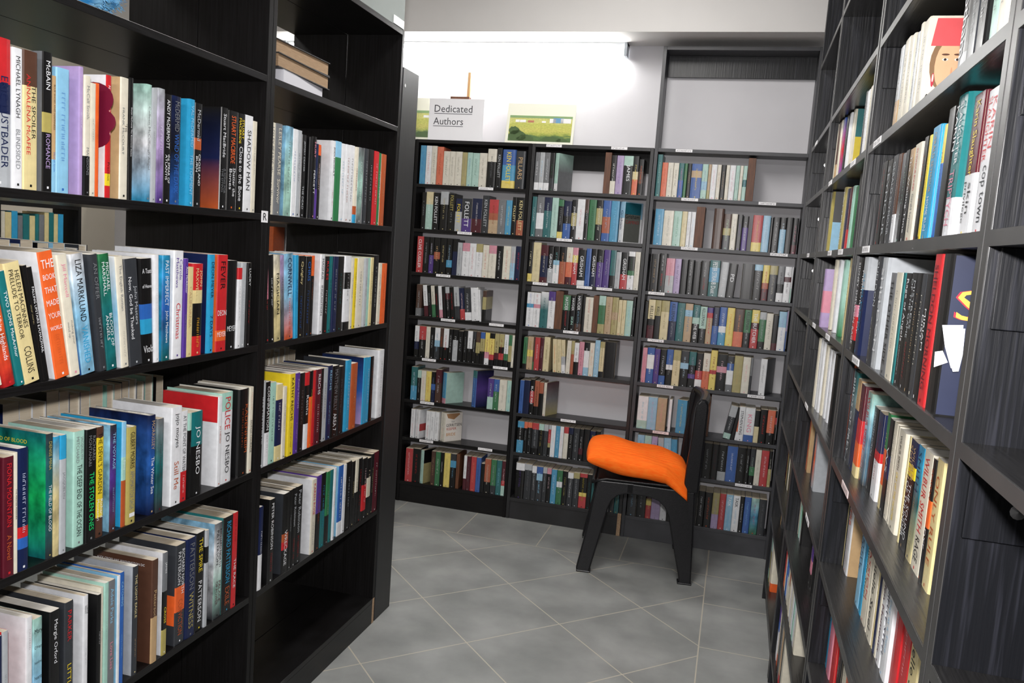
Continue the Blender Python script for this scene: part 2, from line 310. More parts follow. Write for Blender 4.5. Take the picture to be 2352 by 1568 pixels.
ARTCOVER = attr_mat('book_cover_artwork', 0.75, 0.30, 0.5, 28, (1, 1, 0.7))
LETTER = attr_mat('book_lettering', 0.05, 0.4, 0.4)
def parse_spec(s):
    # returns colour function of (fraction from top), cut levels, gradient flag, letters
    if not s or s == '.': s = 'k'
    if s[0] == '~':
        ks = s[1:].split('.'); cs = [COL.get(k[:1], COL['g']) for k in ks]
        def fn(t):
            x = max(0, min(0.9999, t))*(len(cs)-1); i = int(x); a = x-i
            return tuple(cs[i][q]*(1-a)+cs[i+1][q]*a for q in range(3))
        return fn, [j/10 for j in range(1, 10)], True, [k[:1] for k in ks]
    ks = []; i = 0
    while i < len(s):
        k = s[i]; i += 1; n = ''
        while i < len(s) and (s[i].isdigit() or s[i] == '.'): n += s[i]; i += 1
        if k in COL: ks.append((k, float(n) if n else 1.0))
    if not ks: ks = [('g', 1.0)]
    tot = sum(n for _, n in ks); acc = []; a = 0
    for k, n in ks: a += n/tot; acc.append((a, COL[k]))
    def fn(t):
        for a, c in acc:
            if t <= a+1e-6: return c
        return acc[-1][1]
    return fn, [a for a, _ in acc[:-1]], False, [k for k, _ in ks]
def book_geo(t, h, D, spec, cover, hard, x0=0.0):
    cv = MB(); fs, ls, gs, letters = parse_spec(spec); fc_, lc, gc, _ = parse_spec(cover if cover not in ('.', '') else spec)
    th = 0.0026 if hard else 0.0007; b = min(0.0035, t*0.16) if hard else min(0.0012, t*0.09); e = min(0.0035 if hard else 0.0018, t*0.25)
    out = [(0, D), (0, e+b), (t*0.06, b*0.55), (t*0.22, b*0.12), (t*0.5, 0), (t*0.78, b*0.12), (t*0.94, b*0.55), (t, e+b), (t, D)]
    th2 = min(th, t*0.2)
    inn = [(th2, D), (th2, e+b+th2)] + [(min(max(x, th2), t-th2), y+th2) for x, y in out[2:7]] + [(t-th2, e+b+th2), (t-th2, D)]
    lev = sorted(set([0.0, 1.0]+[round(q, 4) for q in ls]+[round(q, 4) for q in lc]))
    for i in range(8):
        side = i in (0, 7)
        fn, gr = (fc_, gc) if side else (fs, gs)
        (xa, ya), (xb, yb) = out[i], out[i+1]
        for a, c in zip(lev[:-1], lev[1:]):
            za, zb = h*(1-a), h*(1-c)
            if gr: cols = [fn(a), fn(c), fn(c), fn(a)]
            else: cols = [fn((a+c)/2)]*4
            cv.quad([(x0+xa, ya, za), (x0+xa, ya, zb), (x0+xb, yb, zb), (x0+xb, yb, za)], cols)
        (ia, ja), (ib, jb) = inn[i], inn[i+1]
        wh = [(0.7, 0.68, 0.62)]*4
        cv.quad([(x0+ib, jb, h), (x0+ib, jb, 0), (x0+ia, ja, 0), (x0+ia, ja, h)], wh)
        cv.quad([(x0+xa, ya, h), (x0+xb, yb, h), (x0+ib, jb, h), (x0+ia, ja, h)], [fn(0.0)]*4)
        cv.quad([(x0+xa, ya, 0), (x0+ia, ja, 0), (x0+ib, jb, 0), (x0+xb, yb, 0)], [fn(1.0)]*4)
    for k in (0, 8):
        p, q = (out[k], inn[k]) if k == 0 else (inn[k], out[k])
        cv.quad([(x0+p[0], D, 0), (x0+p[0], D, h), (x0+q[0], D, h), (x0+q[0], D, 0)], [fc_(0.5)]*4)
    pg = MB(); dz = 0.003 if hard else 0.0002
    pg.box((x0+th2*1.05, e+b+th2 if hard else b+th2*1.4, dz), (x0+t-th2*1.05, D-(0.004 if hard else 0.0006), h-dz-(0.0 if hard else 0.0006)))
    return cv, pg, letters, gs
DARKS = set('kdnmtzqebxr')
def letter_geo(mb, t, h, txt, letters, rng, x0=0.0):
    segs = txt.split('~')
    cur = 'w' if letters[0] in DARKS else 'k'; y = -0.0006
    wts = []
    for s in segs:
        q = s.split(':', 1)[1] if len(s) > 1 and s[1] == ':' else s
        wts.append(2.5 if q.startswith('=') else 4 if q == '' else 7 if q == '-' else 2 if q == '#' else max(4, max(len(l) for l in q.split('^'))))
    top, bot = h*0.955, h*0.07; tot = sum(wts); z = top; first = None
    for s, wt in zip(segs, wts):
        L = (top-bot)*wt/tot; z1 = z-L
        lines = s.split('^'); nl = len(lines)
        for li, ln in enumerate(lines):
            if len(ln) > 1 and ln[1] == ':' and ln[0] in COL: cur = ln[0]; ln = ln[2:]
            if first is None: first = cur
            ln = ln.strip()
            if not ln: continue
            c = COL[cur]; bg = COL.get(letters[min(len(letters)-1, int((top-(z+z1)/2)/(top-bot)*len(letters)))], COL['g'])
            if ln == '-': c = tuple(0.6*a_+0.4*b_ for a_, b_ in zip(c, bg))
            if ln == '#':
                mb.quad([(x0+t*.25, y, z1+L*.1), (x0+t*.8, y, z1+L*.1), (x0+t*.8, y, z1+L*.8), (x0+t*.25, y, z1+L*.8)], [COL['w']]*4); continue
            if ln.startswith('='):
                g = glyphs(ln[1:]); sx = min(t*0.84/g[2], L*0.6/g[3]); sy = min(L*0.7/g[3], sx*1.5)
                put_text(mb, g, (x0+t/2-g[2]*sx/2, y, z1+L/2-g[3]*sy/2), (1, 0, 0), (0, 0, 1), sx, sy, 0, c); continue
            sm = ln == '-'
            g = smudge(rng, rng.randint(9, 16)) if sm else glyphs(ln)
            if not g[2]: continue
            av = L*0.93; lh = t*(0.66 if nl == 1 else 0.74)/nl*(0.42 if sm else 0.66 if nl == 1 else 0.74)
            lh = min(lh, 0.0085 if sm else 0.022)
            sy = lh/g[3]; sx = sy
            if g[2]*sx > av: sx = av/g[2]
            elif g[2]*sx < av*0.7: sx = min(av*0.7/g[2], sx*1.35)
            if sy > sx*2.2: sy = sx*2.2
            cx = t*(0.5 if nl == 1 else 0.14+0.72*((nl-1-li)+0.5)/nl)
            ln_ = g[2]*sx; zs = z-(L-ln_)*(0.15 if len(segs) > 1 else 0.4)
            put_text(mb, g, (x0+cx-g[3]*sy/2, y, zs), (0, 0, -1), (1, 0, 0), sx, sy, 0, c)
        z = z1
    # publisher mark at the foot
    if txt and t > 0.012 and h*0.07 > 0.008:
        q = min(t*0.10, 0.002)
        mb.quad([(x0+t/2-q, y, h*.022), (x0+t/2+q, y, h*.022), (x0+t/2+q, y, h*.022+2*q), (x0+t/2-q, y, h*.022+2*q)], [COL[first or cur]]*4)
    return first or cur
BAY = dict(L1='left bookcase near bay', L2='left bookcase far bay', R1='right bookcase nearest bay', R2='right bookcase middle bay', R3='right bookcase far bay',
           B1='back bookcase left bay', B2='back bookcase middle bay', B3='back bookcase right bay')
GRP = dict(L='books standing in the left bookcases', R='books standing in the right bookcases', B='books standing in the back bookcases')
ORDW = ['', 'first', 'second', 'third', 'fourth', 'fifth', 'sixth', 'seventh', 'eighth', 'ninth']
LEVN = dict(L={'a2': 'top row', 'a3': 'second row', 'a4': 'third row', 'a5': 'bottom row'},
            R={'c%d' % i: '%s row' % n for i, n in zip(range(1, 9), ('top', 'second', 'third', 'fourth', 'fifth', 'sixth', 'seventh', 'bottom'))},
            B={'z%d' % i: '%s row' % n for i, n in zip(range(1, 9), ('top', 'second', 'third', 'fourth', 'fifth', 'sixth', 'seventh', 'bottom'))})
ROT = dict(L=math.pi/2, R=-math.pi/2, B=0.0)
STUFF = [MB(), MB(), MB()]
def ordinal(n): return '%d%s' % (n, 'th' if 10 <= n % 100 <= 20 else {1: 'st', 2: 'nd', 3: 'rd'}.get(n % 10, 'th'))
def cover_art(mb, kind, t, h, D, x0):
    # printed pictures on the cover that faces the aisle (right-hand side of the book)
    X = x0+t+0.0005
    if kind == 'WOMAN': D = D*0.62
    def P(a, b): return (X, D*a, h*b)
    def shape(pts, c): mb.quad([P(a, b) for a, b in pts], [c]*len(pts))
    def ell(cx, cy, rx, ry, c, n=20, dx=0.0):
        mb.quad([(X+dx, D*(cx+rx*math.cos(2*math.pi*i/n)), h*(cy+ry*math.sin(2*math.pi*i/n))) for i in range(n)], [c]*n)
    def line(s, y, z, ht, c, wmax=0.9):
        g = glyphs(s, 0.02); sy = ht*h/g[3]; sx = min(sy, wmax*D/g[2]); put_text(mb, g, (X+0.0004, D*y, h*z), (0, 1, 0), (0, 0, 1), sx, sy, 0, c)
    if kind == 'WOMAN':
        shape([(0.0, 0.02), (1.5, 0.02), (1.5, 0.98), (0.0, 0.98)], hexc('ece2cf'))
        ell(0.44, 0.52, 0.34, 0.27, hexc('8a6a4a'), dx=0.0001); ell(0.50, 0.50, 0.29, 0.26, hexc('eab48c'), dx=0.0002)
        ell(0.52, 0.24, 0.13, 0.14, hexc('e6ae86'), dx=0.0002)
        mb.quad([(X+.0003, D*0.08, h*.70), (X+.0003, D*.86, h*.70), (X+.0003, D*.86, h*.975), (X+.0003, D*.16, h*.975)], [hexc('e0585c')]*4)
        for cx in (0.42, 0.68):
            ell(cx, 0.565, 0.065, 0.014, hexc('e8dcd4'), dx=0.0004); ell(cx, 0.565, 0.03, 0.013, hexc('2c201c'), dx=0.0005)
            ell(cx, 0.615, 0.085, 0.010, hexc('5c3c2c'), dx=0.0004)
        ell(0.56, 0.35, 0.07, 0.016, hexc('b04048'), dx=0.0004); ell(0.58, 0.44, 0.02, 0.05, hexc('d89a74'), dx=0.0003)
        ell(0.20, 0.36, 0.035, 0.07, hexc('c02840'), dx=0.0004); ell(0.20, 0.38, 0.018, 0.04, hexc('ece2cf'), dx=0.0005)
        line('A St', 0.02, 0.13, 0.09, COL['k']); line('D', 0.02, 0.02, 0.08, COL['k'])
    elif kind == 'SJACKET':
        shape([(0.03, 0.01), (0.99, 0.01), (0.99, 0.99), (0.03, 0.99)], hexc('262c44'))
        for s_, dy, dx, c_ in (('S', 0.0, 0.0003, hexc('c8283c')), ('S', 0.0022, 0.0006, hexc('eab448'))):
            g = glyphs(s_); put_text(mb, g, (X+dx, 0.008+dy, h*0.60), (0, 1, 0), (0, 0, 1), 0.026/g[2], 0.034/g[3], 0, c_)
    elif kind == 'HEADART':
        X = x0-0.0005
        for cy, ry, rx in ((.80, .14, .30), (.62, .12, .34), (.50, .10, .26)): ell(.20, cy, rx, ry, hexc('6a1430'), dx=-.0001*ry)
    elif kind == 'GERRITSEN':
        shape([(0.02, 0.02), (0.99, 0.02), (0.99, 0.98), (0.02, 0.98)], hexc('e8e2da'))
        mb.quad([(X+.0002, D*.05, h*.97), (X+.0002, D*.15, h*.82), (X+.0002, D*.5, h*.76), (X+.0002, D*.85, h*.93), (X+.0002, D*.8, h*.97)], [hexc('a8805c')]*5)
        line('TESS', 0.35, 0.66, 0.05, COL['g']); line('GERRITSEN', 0.06, 0.52, 0.10, COL['k']); line('KEEPER', 0.1, 0.40, 0.085, hexc('b03828')); line('BRIDE', 0.1, 0.20, 0.10, hexc('c88838'))
    elif kind == 'GRISHAM':
        shape([(0.02, 0.02), (0.9, 0.02), (0.9, 0.98), (0.02, 0.98)], hexc('5c5e5a')); mb.quad([(X+.0002, D*.02, h*.7), (X+.0002, D*.9, h*.7), (X+.0002, D*.9, h*.98), (X+.0002, D*.02, h*.98)], [hexc('1d5a68')]*4)
        line('Grisham', 0.05, 0.60, 0.10, COL['k'], 0.8); line('CAMINO', 0.1, 0.47, 0.08, hexc('8c3030'), 0.75)
ROWS = """
#L1 a2 1.3930
10188 10668 229 6 0 r3n2s5 .|~n:ERIC LUSTBADER^r:SECOND SKIN
10668 10859 220 6 0 w .|k:MICHAEL LYNAGH~g:BLINDSIDED
10859 11144 221 6 0 z1c3 .|k:THE SPOILER^r:ANNALENA McAFEE
11268 11465 228 6 0 k3v1k3 g|w:McBAIN~~h:ROMANCE
11465 11544 193 6 0 f5l2 .|k:BLUE SHOES AND HAPPINESS~b:McCall Smith
11544 11831 209 6 0 l .|b:-
12049 12139 221 6 0 h h|w:-
12139 12275 208 6 0 i6k3 .|g:McCall Smith~MANSIONS
12275 12406 198 6 0 i .|g:-
12406 12490 200 6 0 o .|x:-
12677 12798 220 6 0 r8y1r HEADART|w:ALEXANDER McCALL SMITH~k:Precious
13021 13229 224 6 0 i f|k:'TIS^g:FRANK McCOURT
13229 13321 227 6 0 k .|w:Sharyn McCrumb The Rosewood Casket
13687 13869 225 6 0 ~u.w.a ~u.w.a|g:Colleen McCullough Angel
13869 14013 221 6 0 s .|g:-
14013 14218 224 6 0 ~s.h.q .|w:-
14218 14437 217 6 0 k .|w:ANDY McDERMOTT~the SPEAR OF^ATLANTIS
14437 14740 218 6 0 ~n.k.b .|g:McDERMID~b:WIND OF THE DARK
14972 15178 221 6 0 a a|l:VAL McDERMID~THE TORMENT
15178 15426 217 6 0 k3x1k5 .|s:McDermid~w:CROSS AND^BURN
16081 16323 224 6 0 k ~k.n.x|w:Stuart MacBride~g:A SONG FOR^THE DYING
16323 16696 222 6 0 k .|o:STUART MACBRIDE~w:Shatter the^Bones
16696 17011 222 6 0 k .|y:STUART^MACBRIDE~w:Close to the Bone
17011 17341 223 6 0 w .|k:SHADOW MAN
17341 17516 214 6 0 i .|g:-
#L2 a2 1.3930
17979 18331 224 6 0 i .|g:LESLEY PEARSE~Woman to Woman
18331 18631 225 6 0 g .|i:LESLEY PEARSE~Survivor
18795 19138 226 6 0 ~l.u.u l|g:-
19138 19363 224 6 0 w .|b:-
19363 19577 224 6 0 s .|k:-
19577 19787 216 6 0 k .|s:JEFFERY DEAVER~THE DEAD
!19985 20146 215 6 0 k .|n:-
20146 20342 219 6 0 k .|p:HURT~w:PERCETT
!20342 20458 202 6 0 n3q2 .|s:-
!20458 20643 202 6 0 o1k6 .|w:-
21206 21429 223 6 0 w w|k:JODI PICOULT~x:-
21429 21749 225 6 0 l1e4 .|
21749 22030 223 6 0 w .|l:-
22030 22367 224 6 0 w .|x:-
22367 22662 226 6 0 w .|k:-
!22662 22883 225 6 0 i7x1a1 .|g:-
22883 23274 227 6 0 ~g.u.g .|w:-
23274 23613 229 6 0 d .|s:-
23613 23993 231 6 0 k .|s:-
23993 24317 230 6 0 r .|w:-
!24317 24533 228 6 0 e .|w:-
24533 24940 228 6 0 x .|f:-
#L1 a3 1.0708
10089 10453 226 0 12 i .|k:-
10453 10710 221 0 12 ~x.o.r .|r:JOHN McGHIE~w:White Highlands
10710 10852 193 0 12 t .|w:TWO SONS MacArthur
10852 11171 206 0 12 c .|k:HELEN MACINNES^k:PRELUDE TO TERROR~k:COLLINS
11171 11267 202 0 11 k .|c:-
11267 11378 199 0 11 k .|w:FALLING UPSTAIRS E.M.MACPHAIL
11505 11825 224 0 10.5 o w|w:=THE~=BOOK~=THAT~=MADE~=YOUR~=WORLD~x:-
11825 12051 219 0 9 i .|p:Jill Mansell~g:making your^mind up
12091 12411 220 0 8.5 ~w.l.l ~w.l.b|k:LIZA MARKLUND~a:VANISHED
12524 12731 219 0 7.5 d d|g:AN OFFER~s:-
12731 12992 220 0 7 ~e.t.t .|w:MICHAEL^MARSHALL~BLOOD OF^ANGELS
13096 13290 216 0 6 i ~w.l.w|g:The English Roman~-
13290 13655 211 0 6 d .|s:John Masters^w:Now, God be Thanked
13655 13997 211 0 3 k3b1a1k2 .|w:=A Taste~=of Heaven~~~=Viola
13997 14154 219 0 2 w .|s:-
14257 14496 218 0 1 ~a.b.t a|w:PAST IMPERFECT~John Matthews
14566 14874 228 0 0 w w|q:Carole^Matthews~r:Christmas
14874 14990 212 0 0 q .|w:Ann McAllister~g:Dark Harbor
14990 15183 194 0 0 c .|f:CALIFORNIA
15183 15526 201 0 0 r4c2k5r3 .|c:JOHN^MAXWELL~~y:-
15720 15939 221 0 0 a n|k:DEON MEYER~n:7 DAYS
16016 16405 221 0 0 r7o1r1 o|k:FEVER~w:=DEON~=MEYER
16405 16816 208 0 0 k .|w:~=MEYER
16816 16990 191 0 0 r1w6 .|g:-
16990 17190 203 0 0 s .|w:-
17190 17354 203 0 0 k .|w:LUCKY~r:-
#L2 a3 1.0708
18074 18280 222 0 4.5 p1k1 .|r:-
18280 18532 222 0 4.5 k .|w:-
18532 18805 222 0 4.5 ~i.c.c .|k:MAGICIAN
18805 19011 222 0 4.5 ~h.g.d .|n:-
19011 19449 226 0 4 ~l.l.o .|n:CORNWELL~r:-
!19449 19619 223 0 3 a .|b:PETER JAMES
19619 19944 221 0 1 k .|c:Quigley~b:-
19944 20254 220 0 0 k .|b:CHRIS~-
!20254 20437 222 0 0 o1k3 .|x:-
20760 20994 226 0 0 w w|k:MAGNUS~INQUISITION
20994 21261 221 0 0 k .|r:RULES~w:-
21261 21514 221 0 0 t .|k:-
21514 21811 221 0 0 n .|s:-
21811 22192 221 0 0 k .|t:-
22221 22664 223 0 0 w2k2w4k1 .|k:-
!22664 22866 217 0 0 i .|k:-
!22866 23092 216 0 0 y .|k:-
23092 23566 217 0 0 i .|g:-
!23566 23793 217 0 0 s .|g:-
!23793 24013 218 0 0 u .|l:-
!24013 24226 219 0 0 c .|k:-
24226 24602 227 0 0 k .|s:-
!24602 24859 200 0 0 i .|r:-
24859 25314 200 0 0 o .|x:-
#L1 a4 0.7494
9950 10426 203 0 0 g .|w:-
10426 10636 206 0 0 m .|r:FIONA MOUNTAIN~x:A Novel
10636 10704 210 0 0 i .|k:THE MASTER MARINER
10704 10941 214 0 0 n7r1b1n2 n|w:-
11320 11464 227 0 0 ~d.t.d ~t.j.t|v:DENISE MINA~w:THE FIELD OF BLOOD
11464 11594 219 0 0 ~a.c.c .|
11594 11739 219 0 0 a1s4 .|g:JACQUELYN
11931 12196 218 0 0 u u|g:JACQUELYN^MITCHARD~k:THE DEEP END~OF THE OCEAN
12196 12456 217 0 0 k .|g:RICHARD^MONTANARI~j:THE STOLEN ONES
12456 12691 215 0 0 z1y8z2 .|k:THE DEVIL'S GARDEN~w:Richard^Montanari
12840 12994 213 0 0 ~d.q.z l|l:THE VOYAGE~-
13156 13269 213 0 0 l3u2x4 a|w:Some
13269 13541 199 0 0 v .|k:GILBERT MORRIS~g:APPOMATTOX SAGA~w:#
13928 14130 211 0 0 ~n.b.n ~n.b.n|f:MORRISSEY~w:The Winter Sea
14130 14327 201 0 0 ~g.t.d .|m:-
14566 14910 217 0 0 w w|k:jojo moyes~x:Still Me
14910 15140 203 0 0 w4r2 .|d:AT THE POINT OF WATER~w:-
!15174 15272 194 0 0 u1k4 .|g:-
15272 15689 193 0 0 t2k3 .|w:JO NESBO
16200 16353 214 0 0 w r2w5|x:JO NESBO
16353 16831 219 0 0 u1w4 .|r:POLICE~k:JO NESBO
17069 17484 217 0 0 k k|x:KADENHEIM^x:-
17484 17640 218 0 0 i .|r:-~k:DUTCH COURAGE
#L2 a4 0.7494
17910 18165 225 0 0 s .|w:-
18165 18424 220 0 0 k3w2 .|w:CONFIRMATION~g:-
18424 18711 215 0 0 u .|k:-
18711 19028 206 0 0 c1n3c1 .|w:-
!19028 19201 196 0 0 i .|k:-
19323 19618 226 0 0 y y|k:KATHY REICHS~-
19618 19872 224 0 0 q .|h:Kathy REICHS~-
19872 20148 221 0 0 k .|g:-
20148 20415 219 0 0 r1k3w2 .|w:Reichs
!20415 20601 220 0 0 k2o4 .|y:-
!20601 20756 220 0 0 r .|k:-
20756 21062 220 0 0 m .|w:REICHS~-
!21062 21222 219 0 0 k .|s:-
21222 21486 218 0 0 s .|k:-
21486 21745 222 0 0 n .|l:REICHS~-
21745 22202 217 0 0 k .|g:MATTHEW REILLY~w:AREA 7
!22202 22467 211 0 0 k k|g:-
22696 23022 223 0 0 a d|w:-
23022 23463 209 0 0 x .|f:-
!23874 24118 219 0 0 a ~n.b.h|l:-
!24118 24400 217 0 0 a .|w:-
!24400 24665 216 0 0 k .|x:-
24994 25440 231 0 0 w w|g:-
#L1 a5 0.4179
!10202 10430 232 0 0 n .|y:Killer~c:-
10430 10547 236 0 0 s r|d:-
10909 11041 240 0 0 w w|m:-~g:-
11041 11237 232 0 0 ~u.l.w .|k:=Mary~=O'Hara~=hundred~=hearts~~
11409 11639 229 0 0 k k|w:Margie Orford~g:-
11737 11943 233 0 0 d .|r:PARKER~y:LITTLE
12207 12324 227 0 0 w w|k:LARGE^PRINT~g:-
12522 12619 217 0 0 k k|w:-
12619 12706 227 0 0 i .|g:-
12706 12821 233 0 0 u .|g:-
12821 13005 232 0 0 g .|l:Adele Parks~p:Love Lies
!13053 13124 235 0 0 w l|b:-
13124 13249 238 0 0 b .|l:CATCHING~-
13510 13653 236 0 0 d s|c:THE LIGHT EAGLE~f:-
14052 14242 230 0 0 z5f4 z|f:Patterson
14416 14568 233 0 0 g3k3v2 w|w:JAMES~y:CROSS
14862 15199 233 0 0 d5o3d4 d5o3d2|w:RICHARD NORTH^PATTERSON~x:CONVICTION
15199 15564 235 0 0 n n|g:PATTERSON~v:WITNESS
15564 15865 238 0 0 k .|y:THE SPIRE~w:PATTERSON
15865 15988 236 0 0 s1k1s4 .|s:-
16257 16565 238 0 0 ~g.w.u.d ~l.w.d|k:RICHARD NORTH^PATTERSON~m:PALACE^OF POWER
16565 16956 244 0 0 k t|a:RICHARD PATTERSON~x:EXILE
16956 17166 244 0 0 r k|k:-~w:THE RACE
#L2 a5 0.4179
!17951 18086 234 0 0 o1x2 .|k:-
18086 18284 225 0 0 n4w3 .|w:-
18556 18818 232 0 0 k k|w:PETER ROBINSON~r:-
19244 19565 228 0 0 k5x1r1k3 d|k:-~w:WRECKAGE
!19565 19738 230 0 0 k .|s:-
19738 19984 229 0 0 k .|s:Peter Robinson~r:-
19984 20308 228 0 0 k .|s:Peter Robinson~r:-
20829 21098 226 0 0 i w|r:KAREN ROSE~g:-
21098 21393 230 0 0 q3k3 .|x:-
21393 21685 230 0 0 k2t2 .|a:-
!21685 21921 228 0 0 e3k2 .|s:-
!21921 22130 228 0 0 t .|k:-
!22130 22278 230 0 0 w .|k:-
22493 22799 226 0 0 b8w2 l|w:-
!22799 23000 223 0 0 w .|k:-
23000 23422 223 0 0 k .|s:-
!23422 23644 218 0 0 k .|c:-
!23644 23857 219 0 0 i3k3 .|k:-
!23857 24196 215 0 0 k .|r:-
!24196 24543 208 0 0 k3r3k1 .|w:-
!24543 24847 202 0 0 k2i2k2 .|c:-
!24847 25054 210 0 0 k .|c:-
!25054 25440 211 0 0 m .|w:-
#R1 c1 1.6056
-16811 -16431 161 20 0 s3f2 .|g:-
-16431 -15926 164 20 0 i .|k:-
-15926 -15506 158 21 0 i .|k:-
!-15290 -15030 148 20 0 s .|k:-
!-15030 -14800 156 20 0 i .|v:-
-14800 -14300 151 20 0 i WOMAN|k:-
-12184 -11679 185 20 0 g1k3g1 .|w:Robotham
-11679 -11304 185 20 0 d .|s:-
-11304 -10949 185 20 0 k .|w:-
-10719 -10419 178 20 0 u .|g:-
-10419 -10139 178 20 0 i .|g:-
#R1 c2 1.4061
-16692 -16187 153 12 0 k .|r:-
-16187 -15682 150 12 0 k .|s:SEYMOUR
-15682 -15177 152 12 0 d .|s:GERALD SEYMOUR
-15177 -14847 149 13 0 z2w1 .|k:-
-14847 -14532 146 13 0 ~g.k.w .|s:-
-14532 -14232 147 13 0 k .|u:-
-14232 -13842 145 13 0 ~f.k.k .|w:The Waiting Time
-13842 -13337 147 13 0 i .|r:IN HONOUR BOUND~g:Gerald Seymour
-13337 -13067 151 16 0 k .|x:-
-13067 -12872 150 16 0 y .|k:-
-12872 -12367 157 16 0 a .|f:GERALD SEYMOUR~w:HOME RUN
-12367 -12177 154 20 0 y1b2 .|b:-
-12177 -11817 171 20 0 k .|
-11817 -11312 179 20 0 t5w2 .|w:SLAUGHTER^KARIN~p:TRIPTYCH
-11242 -10737 170 26 0 m5w4 .|y:Karin Slaughter~k:skin^privilege
-10577 -10072 163 26 0 w .|r:KARIN^SLAUGHTER~d:cop town
#R1 c3 1.2002
-17484 -16979 184 0 0 k4p1r2k1 .|w:SIDNEY SHELDON~RAGE
-16979 -16474 185 3 0 s1n2 .|a:SHELDON^w:MEMORIES OF
-15464 -14959 185 3 0 d .|s:SHELDON~w:-
-14889 -14384 183 3 0 s s|w:SHELDON
-13954 -13479 159 3 0 g .|k:THE OTHER SIDE
-13479 -12974 160 3 0 i .|g:-
!-12964 -12784 160 3 0.4 t .|w:-
-12784 -12349 160 3 0 k .|w:Rage of Angels~-
-12349 -11924 161 3 0 k .|s:MISTRESS^OF THE GAME~r:-
-11924 -11664 161 3 0 k .|f:-
-11664 -11394 160 3 0 d .|i:-
-11394 -11084 160 3 0 k .|w:MIRIAM^DIST
-11084 -10704 185 3 0 r .|m:SHELDON MORNING
-10704 -10199 185 3 0 k SJACKET|
#R1 c4 0.9714
!-17890 -17800 198 20 0 ~o.o.d .|w:MONSOON
!-17800 -17710 190 20 0 d .|s:WILBUR SMITH
-17710 -17205 187 20 0 ~t.g.d .|w:BIRDS OF PREY
-17205 -16720 178 21 0 f1n2 .|v:-
-16720 -16215 175 21 0 m3r2o2c1 .|v:-
-16215 -15710 169 27 0 ~u.l.d .|r:WILBUR SMITH~s:PERIL
-15710 -15205 150 32 0 k .|s:SEVENTH SCROLL~r:-
-15205 -14700 150 32 0 n4r1w4 .|k:-
-14530 -14265 159 34 0 e3o3c2 .|s:-
-14265 -13920 155 34 0 k3n2k3 .|w:WS
-13920 -13610 156 34 0 i .|g:-
!-13610 -13440 155 34 0 i .|g:-
-13440 -12935 154 34 0 i .|k:WILBUR SMITH~y:CRY OF THE HUNTER
!-12705 -12595 157 34 0 c .|g:-
-12595 -12090 157 34 0 n2y1k6 .|f:WILBUR^SMITH~w:THE SOUND^OF THUNDER
-12070 -11705 159 34 0 ~a.t.c .|n:SMITH~-
-11705 -11200 162 34 0 i .|r:WILBUR SMITH~k:RAGE
-11200 -11025 160 34 0 k3o2k4 .|x:SMITH~w:DYE
-11025 -10670 165 34 0 c .|x:ONLY RULE
#R1 c5 0.7448
!-17890 -17800 138 43 0 c .|k:-
!-17800 -17710 141 43 0 k .|v:-
-17710 -17205 152 43 0 w f|o:HERB~r:-
-15993 -15563 178 43 0 l .|n:STEEL^VENUS
-15563 -15268 178 43 0 a .|w:-
-15268 -14763 178 43 0 i .|r:PASSION^k:Danielle Steel
!-14763 -14583 178 43 0 i .|g:-
-14583 -14078 178 43 0 i .|k:Danielle Steel
!-14078 -13973 178 44 0 c .|g:-
!-13973 -13803 178 44 0 n .|w:-
!-13803 -13648 178 44 0 i .|g:-
-13648 -13303 178 44 0 w .|m:Golden Moments
-13303 -12798 185 44 0 w .|l:One Day at a Time^n:DANIELLE STEEL
-12798 -12293 185 48 0 r .|s:-
-12293 -11788 178 50 0 r .|w:-
-11788 -11293 178 50 0 c .|k:Danielle Steel
#R1 c6 0.5209
!-17890 -17690 185 33 0 a .|w:-
-17690 -17185 178 33 0 p .|r:-
-17185 -16680 178 35 0 r .|k:-
!-16680 -16175 178 38 0 k .|w:-
!-16175 -15700 178 41 0 i .|k:-
!-15700 -15195 178 41 0 o .|k:-
#R2 c1 1.6056
!-26890 -26800 185 20 0 i .|g:-
!-26800 -26380 185 20 0 z2f1 .|k:-
!-26380 -25960 185 22 0 i .|k:-
!-25960 -25540 185 24 0 ~b.r.b .|w:-
!-25540 -25120 185 28 0 k .|u:-
!-25120 -24700 185 30 0 w .|b:-
!-24600 -24180 185 34 0 i t2y3|
!-21123 -20843 167 20 0 k .|w:-
!-20843 -20423 163 20 0 w .|k:-
!-20423 -20038 164 20 0 i .|k:-
!-20038 -19688 166 20 0 p .|k:-
!-19688 -19348 167 20 0 a .|w:-
#R2 c2 1.4061
!-26515 -26095 179 20 0 v k3l3|
!-23366 -22946 165 20 0 v .|w:PATTERSON
!-22946 -22526 158 24 0 n .|w:-
!-22526 -22106 158 25 0 m2r1 .|w:-
!-22106 -21686 158 26 0 u .|k:-
!-21686 -21266 154 28 0 e .|u:-
!-21266 -20846 179 29 0 k .|s:-
#R2 c3 1.2002
!-23883 -23463 157 0 0 h3p3h2 .|z:-
!-22903 -22483 182 14 2 i .|r:-
!-22083 -21663 182 14 1 w .|r:-
!-21103 -20683 182 14 0 ~u.u.e .|w:-
!-20013 -19588 185 14 0 c .|k:-
#R2 c4 0.9714
!-24413 -23993 193 10 0 i .|z:-
!-23993 -23573 197 13 0 w .|n:-
!-23573 -23153 193 14 0 w .|g:-
!-23153 -22733 188 18 0 i .|b:-
!-22733 -22313 181 23 0 w .|g:-
!-22153 -21733 183 24 0 w .|b:-
!-21523 -21103 180 24 0 k .|w:-
#R2 c5 0.7448
!-26200 -25900 165 30 0 x .|k:-
!-25900 -25600 165 30 0 f .|
!-24600 -24200 165 30 0 d .|s:-
!-24200 -23800 165 30 0 ~s.o.s .|r:-
!-23800 -23500 165 30 0 s .|b:-
#R2 c6 0.5209
